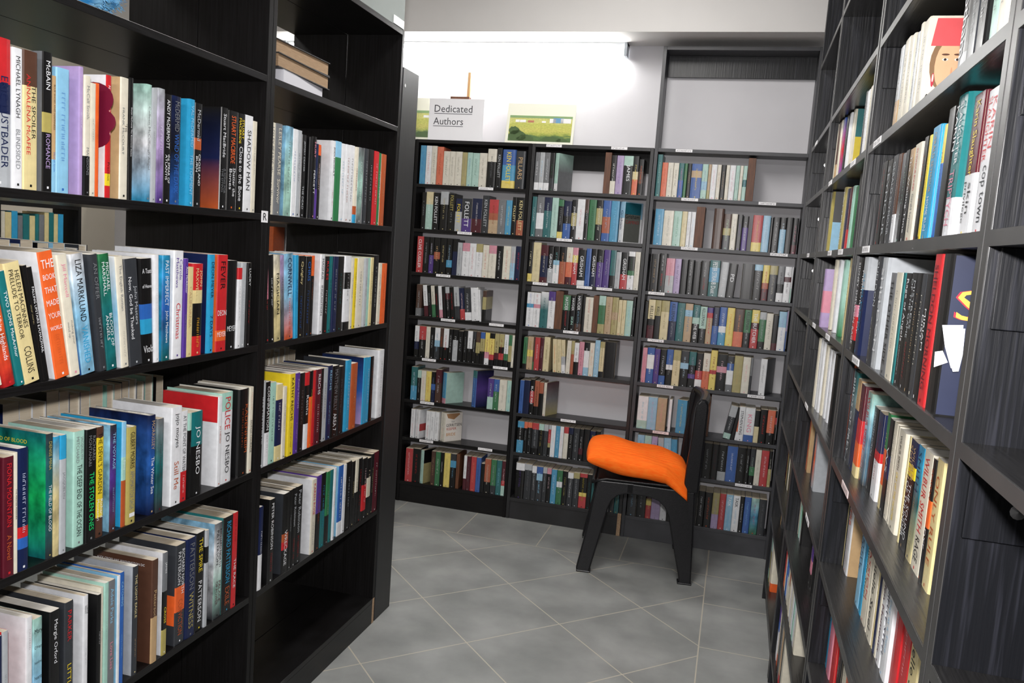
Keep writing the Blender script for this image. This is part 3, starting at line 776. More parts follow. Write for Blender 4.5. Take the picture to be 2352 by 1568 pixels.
!-26800 -26550 172 35 0 i .|k:-
!-26550 -26200 178 35 0 u .|g:-
!-26200 -25800 175 35 0 ~w.e.w .|g:-
!-25800 -25500 170 35 0 k .|w:-
!-22600 -22150 175 35 0 q3p1k1 .|w:-
!-22150 -21800 175 35 0 p1k3 .|w:-
#R2 c7 0.3506
!-26700 -26350 140 10 0 r2o1 .|w:-
!-26350 -26000 148 10 0 i .|r:-
!-26000 -25650 148 10 0 b .|w:-
!-25650 -25300 145 10 0 b2w2 .|w:-
!-25300 -24900 148 10 0 i .|k:-
!-24900 -24500 145 10 0 x2i2 .|k:-
!-24500 -24100 148 10 0 p1i3 .|g:-
!-24100 -23700 148 10 0 w .|r:-
!-23700 -23300 145 10 0 i .|k:-
!-23300 -22900 148 10 0 w .|k:-
!-22900 -22500 148 10 0 u .|b:-
!-22500 -22100 145 10 0 w .|b:-
!-22100 -21700 145 10 0 i .|k:-
#R2 c8 0.1070
!-26700 -26300 190 10 0 q2b1w3 .|b:-
!-26300 -25850 190 10 0 i4o1 .|b:-
!-25850 -25600 185 10 0 k .|r:-
!-25600 -25300 180 10 0 k .|w:-
!-25300 -25000 180 10 0 g .|s:-
!-25000 -24600 180 10 0 f4r1 .|k:-
!-24600 -24300 178 10 0 k .|w:-
!-24300 -23800 178 10 0 i .|k:-
#R3 c5 0.7448
!-29600 -29300 175 30 0 f .|k:-
!-29300 -29000 175 30 0 k .|s:-
#R3 c6 0.5209
!-33600 -33300 150 30 0 k .|w:-
!-33300 -32900 160 30 0 m .|w:-
!-32900 -32500 160 30 0 v .|k:-
!-32500 -32100 160 30 0 k .|w:-
!-32100 -31700 160 30 0 i .|k:-
!-31700 -31300 160 30 0 k .|v:-
!-31300 -30900 155 30 0 v .|s:-
!-30900 -30500 160 30 0 k .|w:-
#R3 c7 0.3506
!-33400 -33100 130 30 0 k .|v:-
!-33100 -32800 135 30 0 f .|k:-
!-32800 -32400 135 30 0 d .|w:-
#R3 c8 0.1070
!-33700 -33350 210 10 0 g4u1 .|g:-
!-33350 -32900 210 10 0 u2v3 .|g:-
!-32900 -32500 205 10 0 w3i1 .|b:-
!-32500 -32000 200 10 0 i5o1 .|r:-
#B1 z1 1.6328
!-15774 -15471 188 6 0 a .|b:-
!-15471 -15169 188 6 0 w .|r:-
!-15169 -14893 188 6 0 i .|k:-
!-14893 -14554 185 6 0 o .|z:-
!-14554 -14211 165 6 0 i .|k:-
!-14211 -13924 165 6 0 i .|k:-
!-13924 -13569 165 6 0 i .|k:-
!-13569 -13298 163 6 0 v .|g:-
!-13298 -13024 163 6 0 u .|b:-
!-13024 -12673 162 6 0 u .|k:-
!-12673 -12285 163 6 0 i .|k:-
-12285 -11803 185 6 0 i2k4 .|g:-
!-11803 -11525 190 6 0 k .|s:KEN FOLLETT
-11525 -10847 185 6 0 b2a2y1 .|y:KEN FOLLETT
-10847 -10350 180 6 0 d .|f:PILLARS
#B1 z2 1.4110
!-15560 -15331 182 6 0 k .|s:-
!-15331 -14952 185 6 0 c1u2 .|w:-
!-14952 -14600 182 6 0 k .|w:KEN FOLLETT
-14600 -14149 190 6 0 s1k2 .|c:-
!-14149 -13776 182 6 0 k .|v:FOLLETT~s:-
!-13776 -13414 160 6 0 n2s3 .|y:FOLLETT
-13414 -12901 162 6 0 d3q2 .|w:FOLLETT
-12901 -12372 165 6 0 n3m2 .|w:-
!-12372 -12022 182 6 0 d .|s:KEN FOLLETT
-12022 -11547 165 6 0 r2x1f2 .|z:-
!-11547 -11162 165 6 0 g .|w:-
!-11162 -10850 165 6 0 a .|y:-
!-10850 -10611 182 6 0 k .|c:FOLLETT
-10611 -10230 182 6 0 k3x2 .|c:KEN FOLLETT
#B1 z3 1.1935
!-15680 -15332 180 6 0 r .|w:CLIVE CUSSLER
!-15332 -15017 180 6 0 k .|s:-
!-15017 -14763 180 6 0 k2q2 .|w:-
!-14763 -14434 180 6 0 k2x1k2 .|c:-
!-14434 -14082 180 6 0 k .|c:-
!-14082 -13781 180 6 0 k3a1k1 .|s:-
!-13781 -13516 175 6 0 k1n2 .|
!-13516 -13267 163 6 0 s .|k:-
!-13267 -12885 163 6 0 p1w3 .|k:-
!-12885 -12540 163 6 0 w .|r:-
!-12540 -12196 163 6 0 v1w3 .|k:-
!-12196 -11877 160 6 0 i .|r:-
!-11877 -11488 160 6 0 p1i3 .|g:-
!-11488 -11158 160 6 0 k .|w:-
!-11158 -10762 162 6 0 i .|r:-
!-10762 -10521 162 6 0 s2l2 .|o:-
!-10521 -10210 165 6 0 n .|r:-
#B1 z4 0.9735
!-15570 -15262 158 6 0 z3g1 .|s:-
!-15082 -14852 158 6 6.5 w2m1 .|k:-
!-14852 -14648 158 6 6.5 k .|s:-
!-14648 -14444 158 6 6.5 i3e2 .|k:-
!-14444 -14267 158 6 6.5 k .|r:-
!-14267 -14064 160 6 6.5 w3p1 .|g:-
!-14064 -13887 158 6 6.5 k .|m:-
!-13887 -13660 158 6 6.5 s1m1k3 .|w:-
!-13660 -13434 158 6 6.5 k .|r:-
!-13434 -13149 162 6 6.5 s3d2 .|k:-
!-13149 -12884 158 6 6.5 n4r2 .|w:-
!-12884 -12551 158 6 6 d3w1 .|s:-
!-12551 -12140 165 6 6 w .|k:-
!-12140 -12041 158 6 6 w .|k:-
!-12041 -11844 155 6 0 z1v2k2 .|
#B1 z5 0.7622
!-15528 -15285 160 6 0 w2n1k1 .|g:-
!-15285 -14924 160 6 0 r3k4 .|w:-
!-14924 -14693 160 6 0 i .|g:-
!-14693 -14447 160 6 0 k .|w:-
!-14447 -14155 160 6 0 w2l1d2 .|g:-
!-14155 -13967 160 6 0 z3k2 .|o:-
!-13967 -13683 160 6 0 w3k2 .|r:-
!-13683 -13470 160 6 0 k .|w:-
!-13470 -13192 160 6 0 k2s4 .|w:-
!-13192 -12916 155 6 0 k .|s:-
!-12916 -12690 160 6 0 k .|s:-
!-12690 -12425 160 6 0 w5k4 .|g:-
!-12425 -12241 160 6 0 d1k3 .|w:-
!-12241 -12017 160 6 0 z2v2k2 .|k:-
!-12017 -11779 160 6 0 b1v2k2 .|k:-
!-11779 -11532 160 6 0 y3p1w1 .|k:-
!-11532 -11276 160 6 0 k1y3r1k1 .|k:-
!-11276 -11040 160 6 0 v3m1k1 .|k:-
!-11040 -10776 160 6 0 v2k1r1k1 .|k:-
!-10776 -10552 160 6 0 w3e1k1 .|k:-
!-10552 -10372 160 6 0 e2v3k1 .|k:-
!-10372 -10210 160 6 0 i .|g:-
#B1 z6 0.5402
!-15591 -15252 170 6 0 t4a3 .|w:-
!-15252 -15044 155 6 0 u1k3 .|s:-
!-15044 -14774 155 6 0 i .|p:-
!-14774 -14485 155 6 0 y .|x:-
!-14485 -14258 155 6 0 k2b1n2 .|g:-
!-14258 -13935 170 6 0 m2z3 .|w:-
!-13935 -13603 158 6 0@38 a5p1 u|l:-
!-12328 -12012 185 6 0@34 t1b4 ~n.q.n|l:-
!-11474 -11157 155 6 0 q3u2 .|s:-
!-11157 -10871 155 6 0 b2e3 .|w:-
!-10871 -10477 155 6 0 i .|g:-
!-10477 -10210 155 6 0 u .|a:-
#B1 z7 0.3412
!-15480 -15249 150 6 0 w .|k:-~r:-
!-15249 -14972 150 6 0@20 w w2r1w1|k:-~p:-
!-14644 -14400 150 6 0 w .|k:-~r:-
!-14400 -14167 150 6 0 w .|k:-
!-14167 -13935 150 6 0 w .|k:-
!-13935 -13498 150 6 0@36 i GERRITSEN|k:-~o:-
#B1 z8 0.1075
!-15645 -15248 175 6 0 r .|w:-
!-15248 -14827 178 6 0 k .|r:-
!-14827 -14617 175 6 0@22 u k2v3|t:-
!-14226 -13992 178 6 0 z .|f:-
!-13992 -13717 178 6 0 e .|w:-
!-13717 -13525 178 6 0 k .|w:-
!-13525 -13190 178 6 0 y .|g:-
!-13190 -12872 178 6 0 d1a1k3 .|g:-
!-12856 -12677 180 6 0 ! .|
!-12463 -12295 178 6 0 w4m2 .|k:-
!-12295 -12076 178 6 0 m .|g:-
!-12076 -11788 178 6 0 r .|f:-
!-11788 -11535 178 6 0 b .|n:-
!-11535 -11334 150 6 0 k .|
!-11334 -11008 178 6 0 x2k1 .|i:-
!-11008 -10718 178 6 0 e3d1 .|s:-
!-10718 -10444 178 6 0 t .|l:-
!-10444 -10210 178 6 0 m4r1u2 .|w:-
#B2 z1 1.6328
!-9870 -9644 178 6 0 g4w1 .|w:-
!-9644 -9397 178 6 0 s4w1 .|l:-
!-9397 -9132 178 6 0 g4w1 .|s:-
!-9132 -8909 178 6 0 k2d1 .|e:-
!-8909 -8692 178 6 0@28 u4w1 ~u.g.g|k:-
!-6508 -6203 190 6 0 ! .|
!-6203 -5949 178 6 0 k4i2 .|w:-
!-5949 -5616 178 6 0 h .|q:-
-5616 -5174 178 6 0 u1k3 .|w:JAMES
!-5174 -4911 178 6 0 k2c1o2 .|y:-
!-4911 -4670 165 6 0 k1z1k1 .|o:-
#B2 z2 1.4110
!-9860 -9638 190 6 0 t .|w:-
-9638 -9262 190 6 0 g2w2g1 .|w:-
-9262 -8888 190 6 0 n1t2 .|w:-
!-8888 -8562 190 6 0 u .|g:-
!-8562 -8298 182 6 0 e1k4y1 .|s:-
-8298 -7915 178 6 0 n2k1b2 .|w:-
!-7915 -7653 185 6 0 k2v2k2 .|w:JOHN GRISHAM
-7653 -7273 190 6 0 w .|r:-
!-7273 -7077 190 6 0 z1k2 .|w:-
-7077 -6727 190 6 0 e .|k:-
!-6727 -6410 190 6 0 k1v2k2 .|w:-
-6410 -6027 190 6 0 b2x2b1 .|l:-
-6027 -5633 190 6 0 a .|l:-
!-5633 -5312 190 6 0@38 l2w3 GRISHAM|n:Grisham
#B2 z3 1.1935
!-9870 -9647 190 6 0 k4y1 .|w:-
-9647 -9258 190 6 0 c .|g:-
-9258 -8882 180 6 0 m2n4m1 .|i:-
!-8882 -8623 175 6 0 k3s2 .|w:GRISHAM
!-8623 -8310 178 6 0 k3l1w4 .|e:-
!-8310 -7994 178 6 0 k2x3 .|f:-
!-7994 -7679 178 6 0 i2o2m1 .|f:-
!-7679 -7415 178 6 0 p1y1r3 .|w:GRISHAM
!-7415 -7034 170 6 0 k6w1 .|w:GRISHAM
!-7034 -6786 178 6 0 b .|n:-
!-6786 -6499 178 6 0 k3n2 .|w:GRISHAM
!-6499 -6181 175 6 0 k2q4 .|w:-
!-6181 -5864 178 6 0 q .|s:-
!-5864 -5593 178 6 0 t2k1 .|g:-
!-5593 -5346 172 6 0 s .|g:-
!-5346 -5011 172 6 0 k3r2 .|w:GRISHAM
!-5011 -4699 178 6 0 w1k3e1w3 .|k:-
!-4699 -4450 178 6 0 i .|g:-
#B2 z4 0.9735
!-9780 -9431 168 6 0 w3a1w5 .|b:-~k:-
!-9431 -9089 168 6 0 w3p1w5 .|r:-~k:-
!-9089 -8700 175 6 0 ~w.t.t .|k:-
!-8700 -8356 180 6 0 q1w3 .|n:-
-8356 -7981 185 6 0 ! .|
!-7981 -7607 168 6 0 e3k4 .|w:HAYDER~r:-
!-7607 -7352 168 6 0 k .|w:HAYDER~u:SKIN
!-7352 -7027 178 6 0 k4z1 .|w:HAYDER~l:-
!-7027 -6889 172 6 0 k .|
!-6889 -6498 168 6 0 i .|r:-~k:-
!-6498 -6236 178 6 0 ! .|
!-6236 -5903 180 6 0 u1e2v1 .|z:-
!-5903 -5585 178 6 0 f .|z:-
!-5585 -5291 178 6 0 v2f1v2 .|z:-
!-5291 -5110 168 6 0 c .|r:-
!-5110 -4921 168 6 0 c .|z:-
!-4921 -4616 168 6 0 u .|l:-
!-4616 -4482 185 6 0 k .|w:-
#B2 z5 0.7622
!-9789 -9587 158 6 0 e5k1 .|k:-
!-9587 -9284 162 6 0 f2y1f2 .|z:-
!-9284 -9212 162 6 0 z3e1 .|g:-
!-9212 -8949 162 6 0 r .|w:-
!-8949 -8759 162 6 0 m .|s:-
!-8759 -8450 168 6 0 c .|k:-
!-8237 -8024 162 6 4 c .|o:-
!-8024 -7812 162 6 4 c .|k:-
!-7812 -7610 162 6 4 c2s1w1 .|k:-
!-7610 -7390 162 6 0 i .|g:-
!-7390 -7236 162 6 0 v2x3 .|r:-
!-7236 -7003 155 6 0 w3k2 .|k:-
!-7003 -6761 162 6 0 p .|k:-
!-6761 -6492 162 6 0 k1w2l1 .|w:-
!-6492 -6252 162 6 0 i .|o:-
!-6252 -5999 178 6 0 l .|w:-
!-5999 -5770 172 6 0 v1c4k1 .|k:-
-5770 -5208 175 6 0 k .|
#B2 z6 0.5402
!-9817 -9598 165 6 0 b .|k:-
!-9598 -9284 168 6 0 n .|
!-9284 -9067 175 6 0 k1r1k1 .|w:BLADE FIRE
!-9067 -8826 170 6 0 x3k1 x|k:-
!-8826 -8610 165 6 0 x1k2 .|
!-8610 -8443 165 6 0@22 i ~m.g.v|r:-
#B2 z7 0.3412
!-9790 -9449 158 6 0 a1k2a2 .|w:-
!-9449 -9269 158 6 0 o1k4 .|s:-
!-9269 -9036 158 6 0 o1k5 .|s:-
!-9036 -8697 158 6 0 r1d3k1 .|s:-
!-8697 -8432 158 6 0 u1k4 .|v:-
!-8432 -8206 158 6 0 s1d4 .|g:-
!-8206 -8072 158 6 0 s1r3v1k2 .|w:-
!-8072 -7833 158 6 0 w .|l:-
!-7833 -7619 158 6 0 a .|w:-
!-7619 -7428 158 6 0 w .|p:-
!-7428 -7191 158 6 0 r1i4 .|w:-
!-7191 -6955 158 6 0 n1k4 .|w:-
!-6955 -6649 158 6 0 d .|s:-
!-6649 -6438 158 6 0 k3m1k1 .|w:-
!-6438 -6133 160 6 0 k .|z:-
!-6133 -5854 155 6 0 n .|y:-
!-5854 -5621 158 6 0 k1t2k1 .|w:-
#B2 z8 0.1075
-9715 -9248 180 6 0 w1k4 .|q:-
!-9248 -8882 180 6 0 s1d5 .|g:-
!-8882 -8639 175 6 0 w1d4 .|g:-
!-8639 -8323 175 6 0 b1l1d3 .|l:-
!-8323 -8106 175 6 0 s1d5 .|g:-
!-8106 -7879 175 6 0 p1k5 .|s:-
!-7879 -7600 172 6 0 a .|w:-
!-7600 -7313 172 6 0 e2w1e3 .|k:-
!-7313 -7051 172 6 0 k .|v:-
!-7051 -6765 168 6 0 w1d5 .|w:-
!-6765 -6458 172 6 0 v1d5 .|s:-
!-6458 -6080 172 6 0 r1k4y1r3 .|k:-
!-6080 -5845 172 6 0 k .|t:-
!-5845 -5705 165 6 0 t .|
!-5705 -5331 172 6 0 k .|s:-
!-5331 -5192 172 6 0 g .|k:-
!-5192 -4936 172 6 0 a4w1 .|w:-
!-4936 -4682 172 6 0 d .|c:-
!-4682 -4450 172 6 0 t .|v:-
#B3 z1 1.6328
!-4068 -3835 190 6 0 t .|u:-
!-3835 -3572 155 6 0 o .|x:-
!-3572 -3311 155 6 0 i .|g:-
!-3311 -3065 155 6 0 i .|k:-
!-3065 -2825 155 6 0 t2b2 .|p:-
!-2825 -2678 155 6 0 e .|v:-
!-2678 -2493 155 6 0 k .|f:-
-2493 -2022 155 6 0 b1f1b3 .|y:-
!-2022 -1752 155 6 0 u2l1u1 .|g:-
!-1752 -1617 155 6 0 f3v1 .|g:-
!-1617 -1357 155 6 0 w .|p:-
!-1357 -1176 155 6 0 i .|x:-
!-1176 -965 155 6 0 k .|f:-
!-965 -803 155 6 0 i .|f:-
!-803 -538 155 6 0 w .|p:-
!-538 -358 155 6 0 u .|g:-
!-358 -216 155 6 0 i .|f:-
!-216 -37 155 6 0 u2t1u2 .|l:-
-37 292 190 6 0 ! .|
#B3 z2 1.4110
-3957 -3553 165 6 0 a .|w:-
-3553 -3096 160 6 0 i .|g:-
-3096 -2725 160 6 0 u .|e:-
!-2725 -2479 160 6 0 c .|f:-
!-2479 -2308 160 6 0 w .|g:-
!-2308 -2102 160 6 0 w .|l:-
-2102 -1713 185 6 0 ! .|
-1310 -853 182 6 0 z .|
!-853 -518 160 6 0 z2v1d2 .|u:-
!-518 -255 162 6 0 i .|g:-
!-255 -17 160 6 0 k .|q:-
!-17 243 155 6 0 k1q2 .|w:-
423 855 162 6 0 r3y1 .|f:-
!855 1183 162 6 0 l .|s:-
!1183 1299 155 6 0 k .|
!1299 1601 158 6 0 k .|w:-
!1601 1870 158 6 0 k1l2 .|w:-
!1870 2147 160 6 0 k .|
!2147 2370 158 6 0 k3m1 .|p:-
#B3 z3 1.1935
-3957 -3569 175 6 0 k .|f:-
!-3569 -3243 180 6 0 k .|w:-~r:-
-3243 -2844 160 6 0 p2s2 .|r:-
!-2844 -2547 160 6 0 h .|k:-
!-2547 -2250 158 6 0 k .|
!-2250 -1979 160 6 0 k .|w:-~s:-
!-1979 -1660 155 6 0 k .|
-1660 -1270 160 6 0 k .|w:-~r:-
-1270 -809 165 6 0 t1a2t2 .|w:PETER STRAUB~Dust
!-809 -471 160 6 -2 s .|w:-
!-471 -110 155 6 -3 k .|w:PD
176 709 160 6 0 k .|
709 1078 160 6 0 l1k5 .|w:-
!1078 1369 160 6 0 y3x1m2 .|r:-
1369 1725 160 6 0 v1d3 .|i:-
!1725 2023 160 6 0 g2k1w1 .|k:-
!2023 2316 160 6 0 w2m1w4 .|g:-
!2316 2370 160 6 0 w3u2 .|p:-
#B3 z4 0.9735
!-4057 -3885 170 6 0 k3 .|
!-3885 -3562 182 6 0 c3k1m2 .|k:KELLERMAN
!-3562 -3284 182 6 0 v2k3 .|k:KELLERMAN
-3284 -2901 182 6 0 v2c5 .|k:-
-2901 -2541 180 6 0 b3n3 .|k:KELLERMAN~s:-
-2541 -2183 178 6 0 t .|s:-
-2183 -1826 178 6 0 f1l1f4 .|k:-
!-1826 -1500 175 6 0 t2u1k3 .|w:-~THE WEB
!-1500 -1180 170 6 0 u3k2 .|k:KELLERMAN~w:-
!-1180 -911 168 6 0 q1r1f5 .|r:-
!-911 -622 172 6 0 n2b2 .|s:-
-622 -285 175 6 0 b3w1a2 .|w:-
-285 54 175 6 0 y .|o:-
54 482 172 6 0 z3o2 .|f:-
!482 805 172 6 0 e3k2 .|k:KELLERMAN~w:-
805 1148 175 6 0 y2m1r3 .|w:THE BUTCHER
!1148 1449 168 6 0 s1e3k1 .|s:-
!1449 1748 165 6 0 i .|k:-
!1748 1987 160 6 0 k4m1 .|
1987 2324 178 6 0 l2w3 .|b:-
!2324 2370 182 6 0 h2b2 .|w:-
#B3 z5 0.7622
!-3955 -3738 165 6 0 p .|r:-
!-3738 -3393 168 6 0 b1w2b2 .|w:-
!-3393 -3135 165 6 0 q .|f:-
!-3135 -2835 165 6 0 k3b1 .|i:-
!-2835 -2523 168 6 0 b3w1k3 .|k:-
!-2523 -2175 168 6 0 v2c5 .|k:-
-2175 -1794 168 6 0 d2l1k3 .|s:-
!-1794 -1466 168 6 0 t3k2q1k2 .|s:-
!-1466 -1144 165 6 0 k2r1w1 .|w:-
!-1144 -822 168 6 0 i3o3 .|k:-
!-822 -519 185 6 0 y5r1y4 .|k:-
-519 -65 170 6 0 k2p1k3 .|s:-
!-65 244 165 6 0 d1b1w2g1 .|w:-
244 632 170 6 0 v .|f:-
632 978 168 6 0 i .|p:-
!978 1080 168 6 0 g2d2 .|
!1403 1705 168 6 0@22 w ~g.g.d|k:-
#B3 z6 0.5402
-3967 -3483 155 6 0 w3u1 .|l:-
-3483 -3049 155 6 0 l .|p:-
-3049 -2609 155 6 0 f .|p:-
!-2502 -2361 155 6 0 w .|
-2138 -1670 158 6 0@10 a t|y:-
!-910 -616 190 6 0 ! .|
!50 381 158 6 -9 s2d3u1 .|w:-
!381 579 155 6 -9 k .|
!579 690 160 6 -6 o3w1 .|k:STEPHEN KING
!690 965 160 6 0 w .|k:STEPHEN KING
965 1406 158 6 0 w4b1 .|p:KING
!1406 1630 150 6 0 k2c2 .|
!1630 1954 158 6 0 k .|r:-
!1954 2296 158 6 0 o4k2 .|w:-
!2296 2370 158 6 0 k1r1k3 .|i:-
#B3 z7 0.3412
!-3834 -3502 168 6 0 l .|b:-
!-3502 -3165 168 6 0 u .|p:-
!-3165 -2880 168 6 0 h .|k:-
!-2785 -2502 165 6 3.3 s .|l:-
!-2502 -2157 168 6 3.3 l .|w:-
!-2157 -1876 165 6 3.3 a .|l:-
!-977 -762 165 6 0 d .|s:-
-762 -333 168 6 0 k .|s:-
!-333 -29 168 6 0 k .|m:-
-29 347 168 6 0 k3s1 .|s:-
347 818 168 6 0 b .|w:-
818 1208 168 6 0 k .|s:-
!1208 1387 168 6 0 k .|w:-
!1387 1625 168 6 0 d2e1k1 .|s:-
!1625 1880 168 6 0 i .|g:-
!1880 2217 168 6 0 r .|w:-
!2217 2370 168 6 0 k2v2 .|w:-
#B3 z8 0.1075
-4046 -3627 172 6 0 d .|l:-
-3627 -3165 172 6 0 k .|s:-
!-3165 -2910 160 6 0 m2y1r2 .|f:-
-2910 -2478 155 6 0 h .|g:-
!-2478 -2161 155 6 0 w .|k:-
-2161 -1721 165 6 0 k .|
-1721 -1283 165 6 0 k .|
-1283 -755 165 6 0 k .|
!-755 -446 170 6 0 k .|w:-
!-446 -95 168 6 0 k .|o:-
!-95 230 172 6 0 v3h2 .|g:-
!230 516 172 6 0 r .|w:-
!516 839 172 6 0 l .|w:TASK~a:-
!839 1159 172 6 0 w .|k:TASK~a:-
!1159 1352 172 6 0 k .|w:-
!1352 1653 172 6 0 b .|l:-
1653 2012 172 6 0 ~u.a.e .|r:-
!2012 2339 172 6 0 d .|g:-
"""
def blurb(mb, h, D, x0, t, left, rng, col, top=0.8, bot=0.25, head=None):
    # lines of small print on the cover facing the camera
    X = x0-0.0005 if left else x0+t+0.0005
    z = h*top
    if head:
        for hl, hc in head:
            g = glyphs(hl, 0.015); sx = min(D*0.8/g[2], 0.007/g[3])
            put_text(mb, g, (X, D*(0.93 if left else 0.07), z), (0, -1 if left else 1, 0), (0, 0, 1), sx, sx, 0, hc); z -= 0.013
    while z > h*bot:
        if rng.random() < 0.85:
            n = rng.randint(14, 34); g = smudge(rng, n); sy = 0.0022; sx = min(sy, D*0.75/g[2])
            put_text(mb, g, (X, D*(0.9 if left else 0.1), z), (0, -1 if left else 1, 0), (0, 0, 1), sx, sy, 0, col)
        z -= 0.0062
HEADS = {'ALEX': 1}
def make_books():
    cur = None; rng = random.Random(11); idx = 0; nthing = 0
    for ln in ROWS.strip().split('\n'):
        if ln[0] == '#':
            p = ln[1:].split(); U, lv, z = p[0], p[1], float(p[2]); K = U[0]; idx = 0; continue
        stuff = ln[0] == '!'
        if stuff: ln = ln[1:]
        head, txt = ln.split('|', 1); p = head.split()
        s0, s1, h, ins, lean = float(p[0])/1e4, float(p[1])/1e4, float(p[2])/1e3, float(p[3])/1e3, float(p[4].split('@')[0]); turn = math.radians(float(p[4].split('@')[1])) if '@' in p[4] else 0.0; spec, cover = p[5], p[6]
        wood = (spec == '!' or txt.strip() == '!')
        idx += 1; t = (s1-s0)*math.cos(math.radians(lean))-0.0006
        jit = rng.uniform(0, 0.004); D = (0.110 if h < 0.187 else 0.130 if h < 0.205 else 0.152) - rng.uniform(0, 0.004)
        if K == 'B': D = min(D, 0.118); 
        if K == 'R': jit *= 0.3
        x0 = 0.0; piv = s0; s0 += 0
        if turn: jit = 0.0; ins += t*math.sin(turn)
        if lean < 0: x0 = -t; piv = s1
        dep = ins+jit
        loc = {'L': (XL-dep, piv, z), 'R': (XR+dep, -piv, z), 'B': (piv, YB+dep, z)}[K]
        rot = (0, -math.radians(lean), ROT[K]-turn)
        hard = (h > 0.195 and rng.random() < 0.3 and t > 0.014) or (h > .178 and t > .04)
        art = cover if cover.isupper() and len(cover) > 3 else None
        if art: cover = 'w' if art == 'HEADART' else '.'
        lab = '%s, %s %s' % (ordinal(idx)+' from left', BAY[U], LEVN[K][lv])
        if wood:
            o = MB(); o.box((x0, 0.0, 0), (x0+t, 0.11, h)); q = o.build('wooden_bookend', WOODBROWN, None, 0.001); q.location = loc; q.rotation_euler = rot
            tag(q, 'brown wooden bookend block, '+lab, 'bookend', 'wooden bookends on the back bookcases'); continue
        cv, pg, letters, gs = book_geo(t, h, D, spec, cover, hard, x0)
        tx = MB(); fl = letter_geo(tx, t, h, txt, letters, rng, x0) if txt else None
        if art: cover_art(tx, art, t, h, D, x0)
        if not stuff and K == 'L' and cover not in ('.',) and idx % 2 == 0 and U == 'L1': blurb(tx, h, D, x0, t, True, rng, COL['w'] if cover[0] in DARKS else COL['g'])
        if 'f:Patterson' in txt and cover == 'z': blurb(tx, h, D, x0, t, True, rng, COL['w'], 0.93, 0.3, [('ALEX CROSS HAS WASHINGTON DC', COL['w']), ('HAS NEW YORK CITY', COL['w'])])
        if 'DENISE' in txt: blurb(tx, h, D, x0, t, True, rng, COL['u'], 0.9, 0.3, [('THE FIELD OF BLOOD', COL['y'])])
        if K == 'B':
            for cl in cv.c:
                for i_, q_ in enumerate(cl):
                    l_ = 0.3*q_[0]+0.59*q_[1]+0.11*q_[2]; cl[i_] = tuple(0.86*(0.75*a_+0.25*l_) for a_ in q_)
        if stuff:
            Mx = Matrix.Translation(loc) @ Matrix.Rotation(ROT[K]-turn, 4, 'Z') @ Matrix.Rotation(-math.radians(lean), 4, 'Y')
            for src, dst in ((cv, STUFF[0]), (pg, STUFF[1]), (tx, STUFF[2])):
                b = len(dst.v); dst.v += [tuple(Mx @ Vector(v)) for v in src.v]; dst.f += [tuple(b+i for i in q) for q in src.f]; dst.c += src.c; dst.m += src.m
            continue
        names = []
        for l in letters:
            n = PAL[l][1]
            if n not in names: names.append(n)
        names = names[:2]
        e = thing('book', None, 'book', loc, GRP[K]); e.rotation_euler = rot; nthing += 1
        c1 = '-and-'.join(names).replace(' ', '-')
        desc = c1+(' hardback' if hard else ' paperback')
        if fl and PAL[fl][1] not in names and len((desc+' '+lab).split()) <= 13: desc += ' with %s title' % PAL[fl][1].replace(' ', '-')
        e['label'] = desc+', '+lab
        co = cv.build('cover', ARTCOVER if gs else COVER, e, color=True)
        pg.build('pages', PAGESW if (nthing*7) % 5 < 2 else PAGES, e)
        if tx.v: tx.build('title_lettering', LETTER, co, color=True)
    a, b, c = STUFF
    m = MB()
    for i, s in enumerate((a, b, c)):
        k = len(m.v); m.v += s.v; m.f += [tuple(k+j for j in q) for q in s.f]; m.c += s.c; m.m += [i]*len(s.f)
    o = m.build('small_books', [COVER, PAGES, LETTER], None, color=True)
    tag(o, 'the many smaller, more distant paperbacks filling the back and right bookcases', 'books', kind='stuff')
make_books()
RC = [o for o in C.objects if o.name.startswith('bookcase') and o.get('group', '').startswith('tall dark')]
RC.sort(key=lambda o: o.location.y)
for i_, s_, z_, p_ in ((1, 1.68, RZ[1], 0), (1, 1.66, RZ[2], 0), (1, 1.62, RZ[3], 0), (1, 1.56, RZ[4], 1), (2, 2.50, RZ[1], 0), (2, 2.02, RZ[1], 0), (2, 2.06, RZ[2], 0), (2, 2.30, RZ[2], 0), (2, 2.12, RZ[3], 0), (2, 2.5, RZ[3], 0), (2, 2.45, RZ[4], 0), (2, 2.1, RZ[5], 0), (3, 3.2, RZ[0], 0), (3, 3.0, RZ[2], 0)):
    shelf_label(RC[i_], 'R', s_, z_, 0.085, bool(p_))
LC = [o for o in C.objects if o.name.startswith('bookcase') and o.get('group') == GL and abs(o.location.x-XL) < .01]
LC.sort(key=lambda o: o.location.y)
q = MB(); q.box((XL+0.0012, 1.765, 1.372), (XL, 1.792, 1.400)); lt_ = q.build('letter_label', LABELM, LC[2], off=LC[2].location)
q = MB(); g = glyphs('R', 0.03); put_text(q, g, (XL+0.0018, 1.7785-0.0075, 1.377), (0, 1, 0), (0, 0, 1), 0.015/g[2], 0.018/g[3]); q.build('letter_print', INK, lt_, off=LC[2].location)
shelf_label(LC[1], 'L', 1.01, LZ['a3'], 0.03)
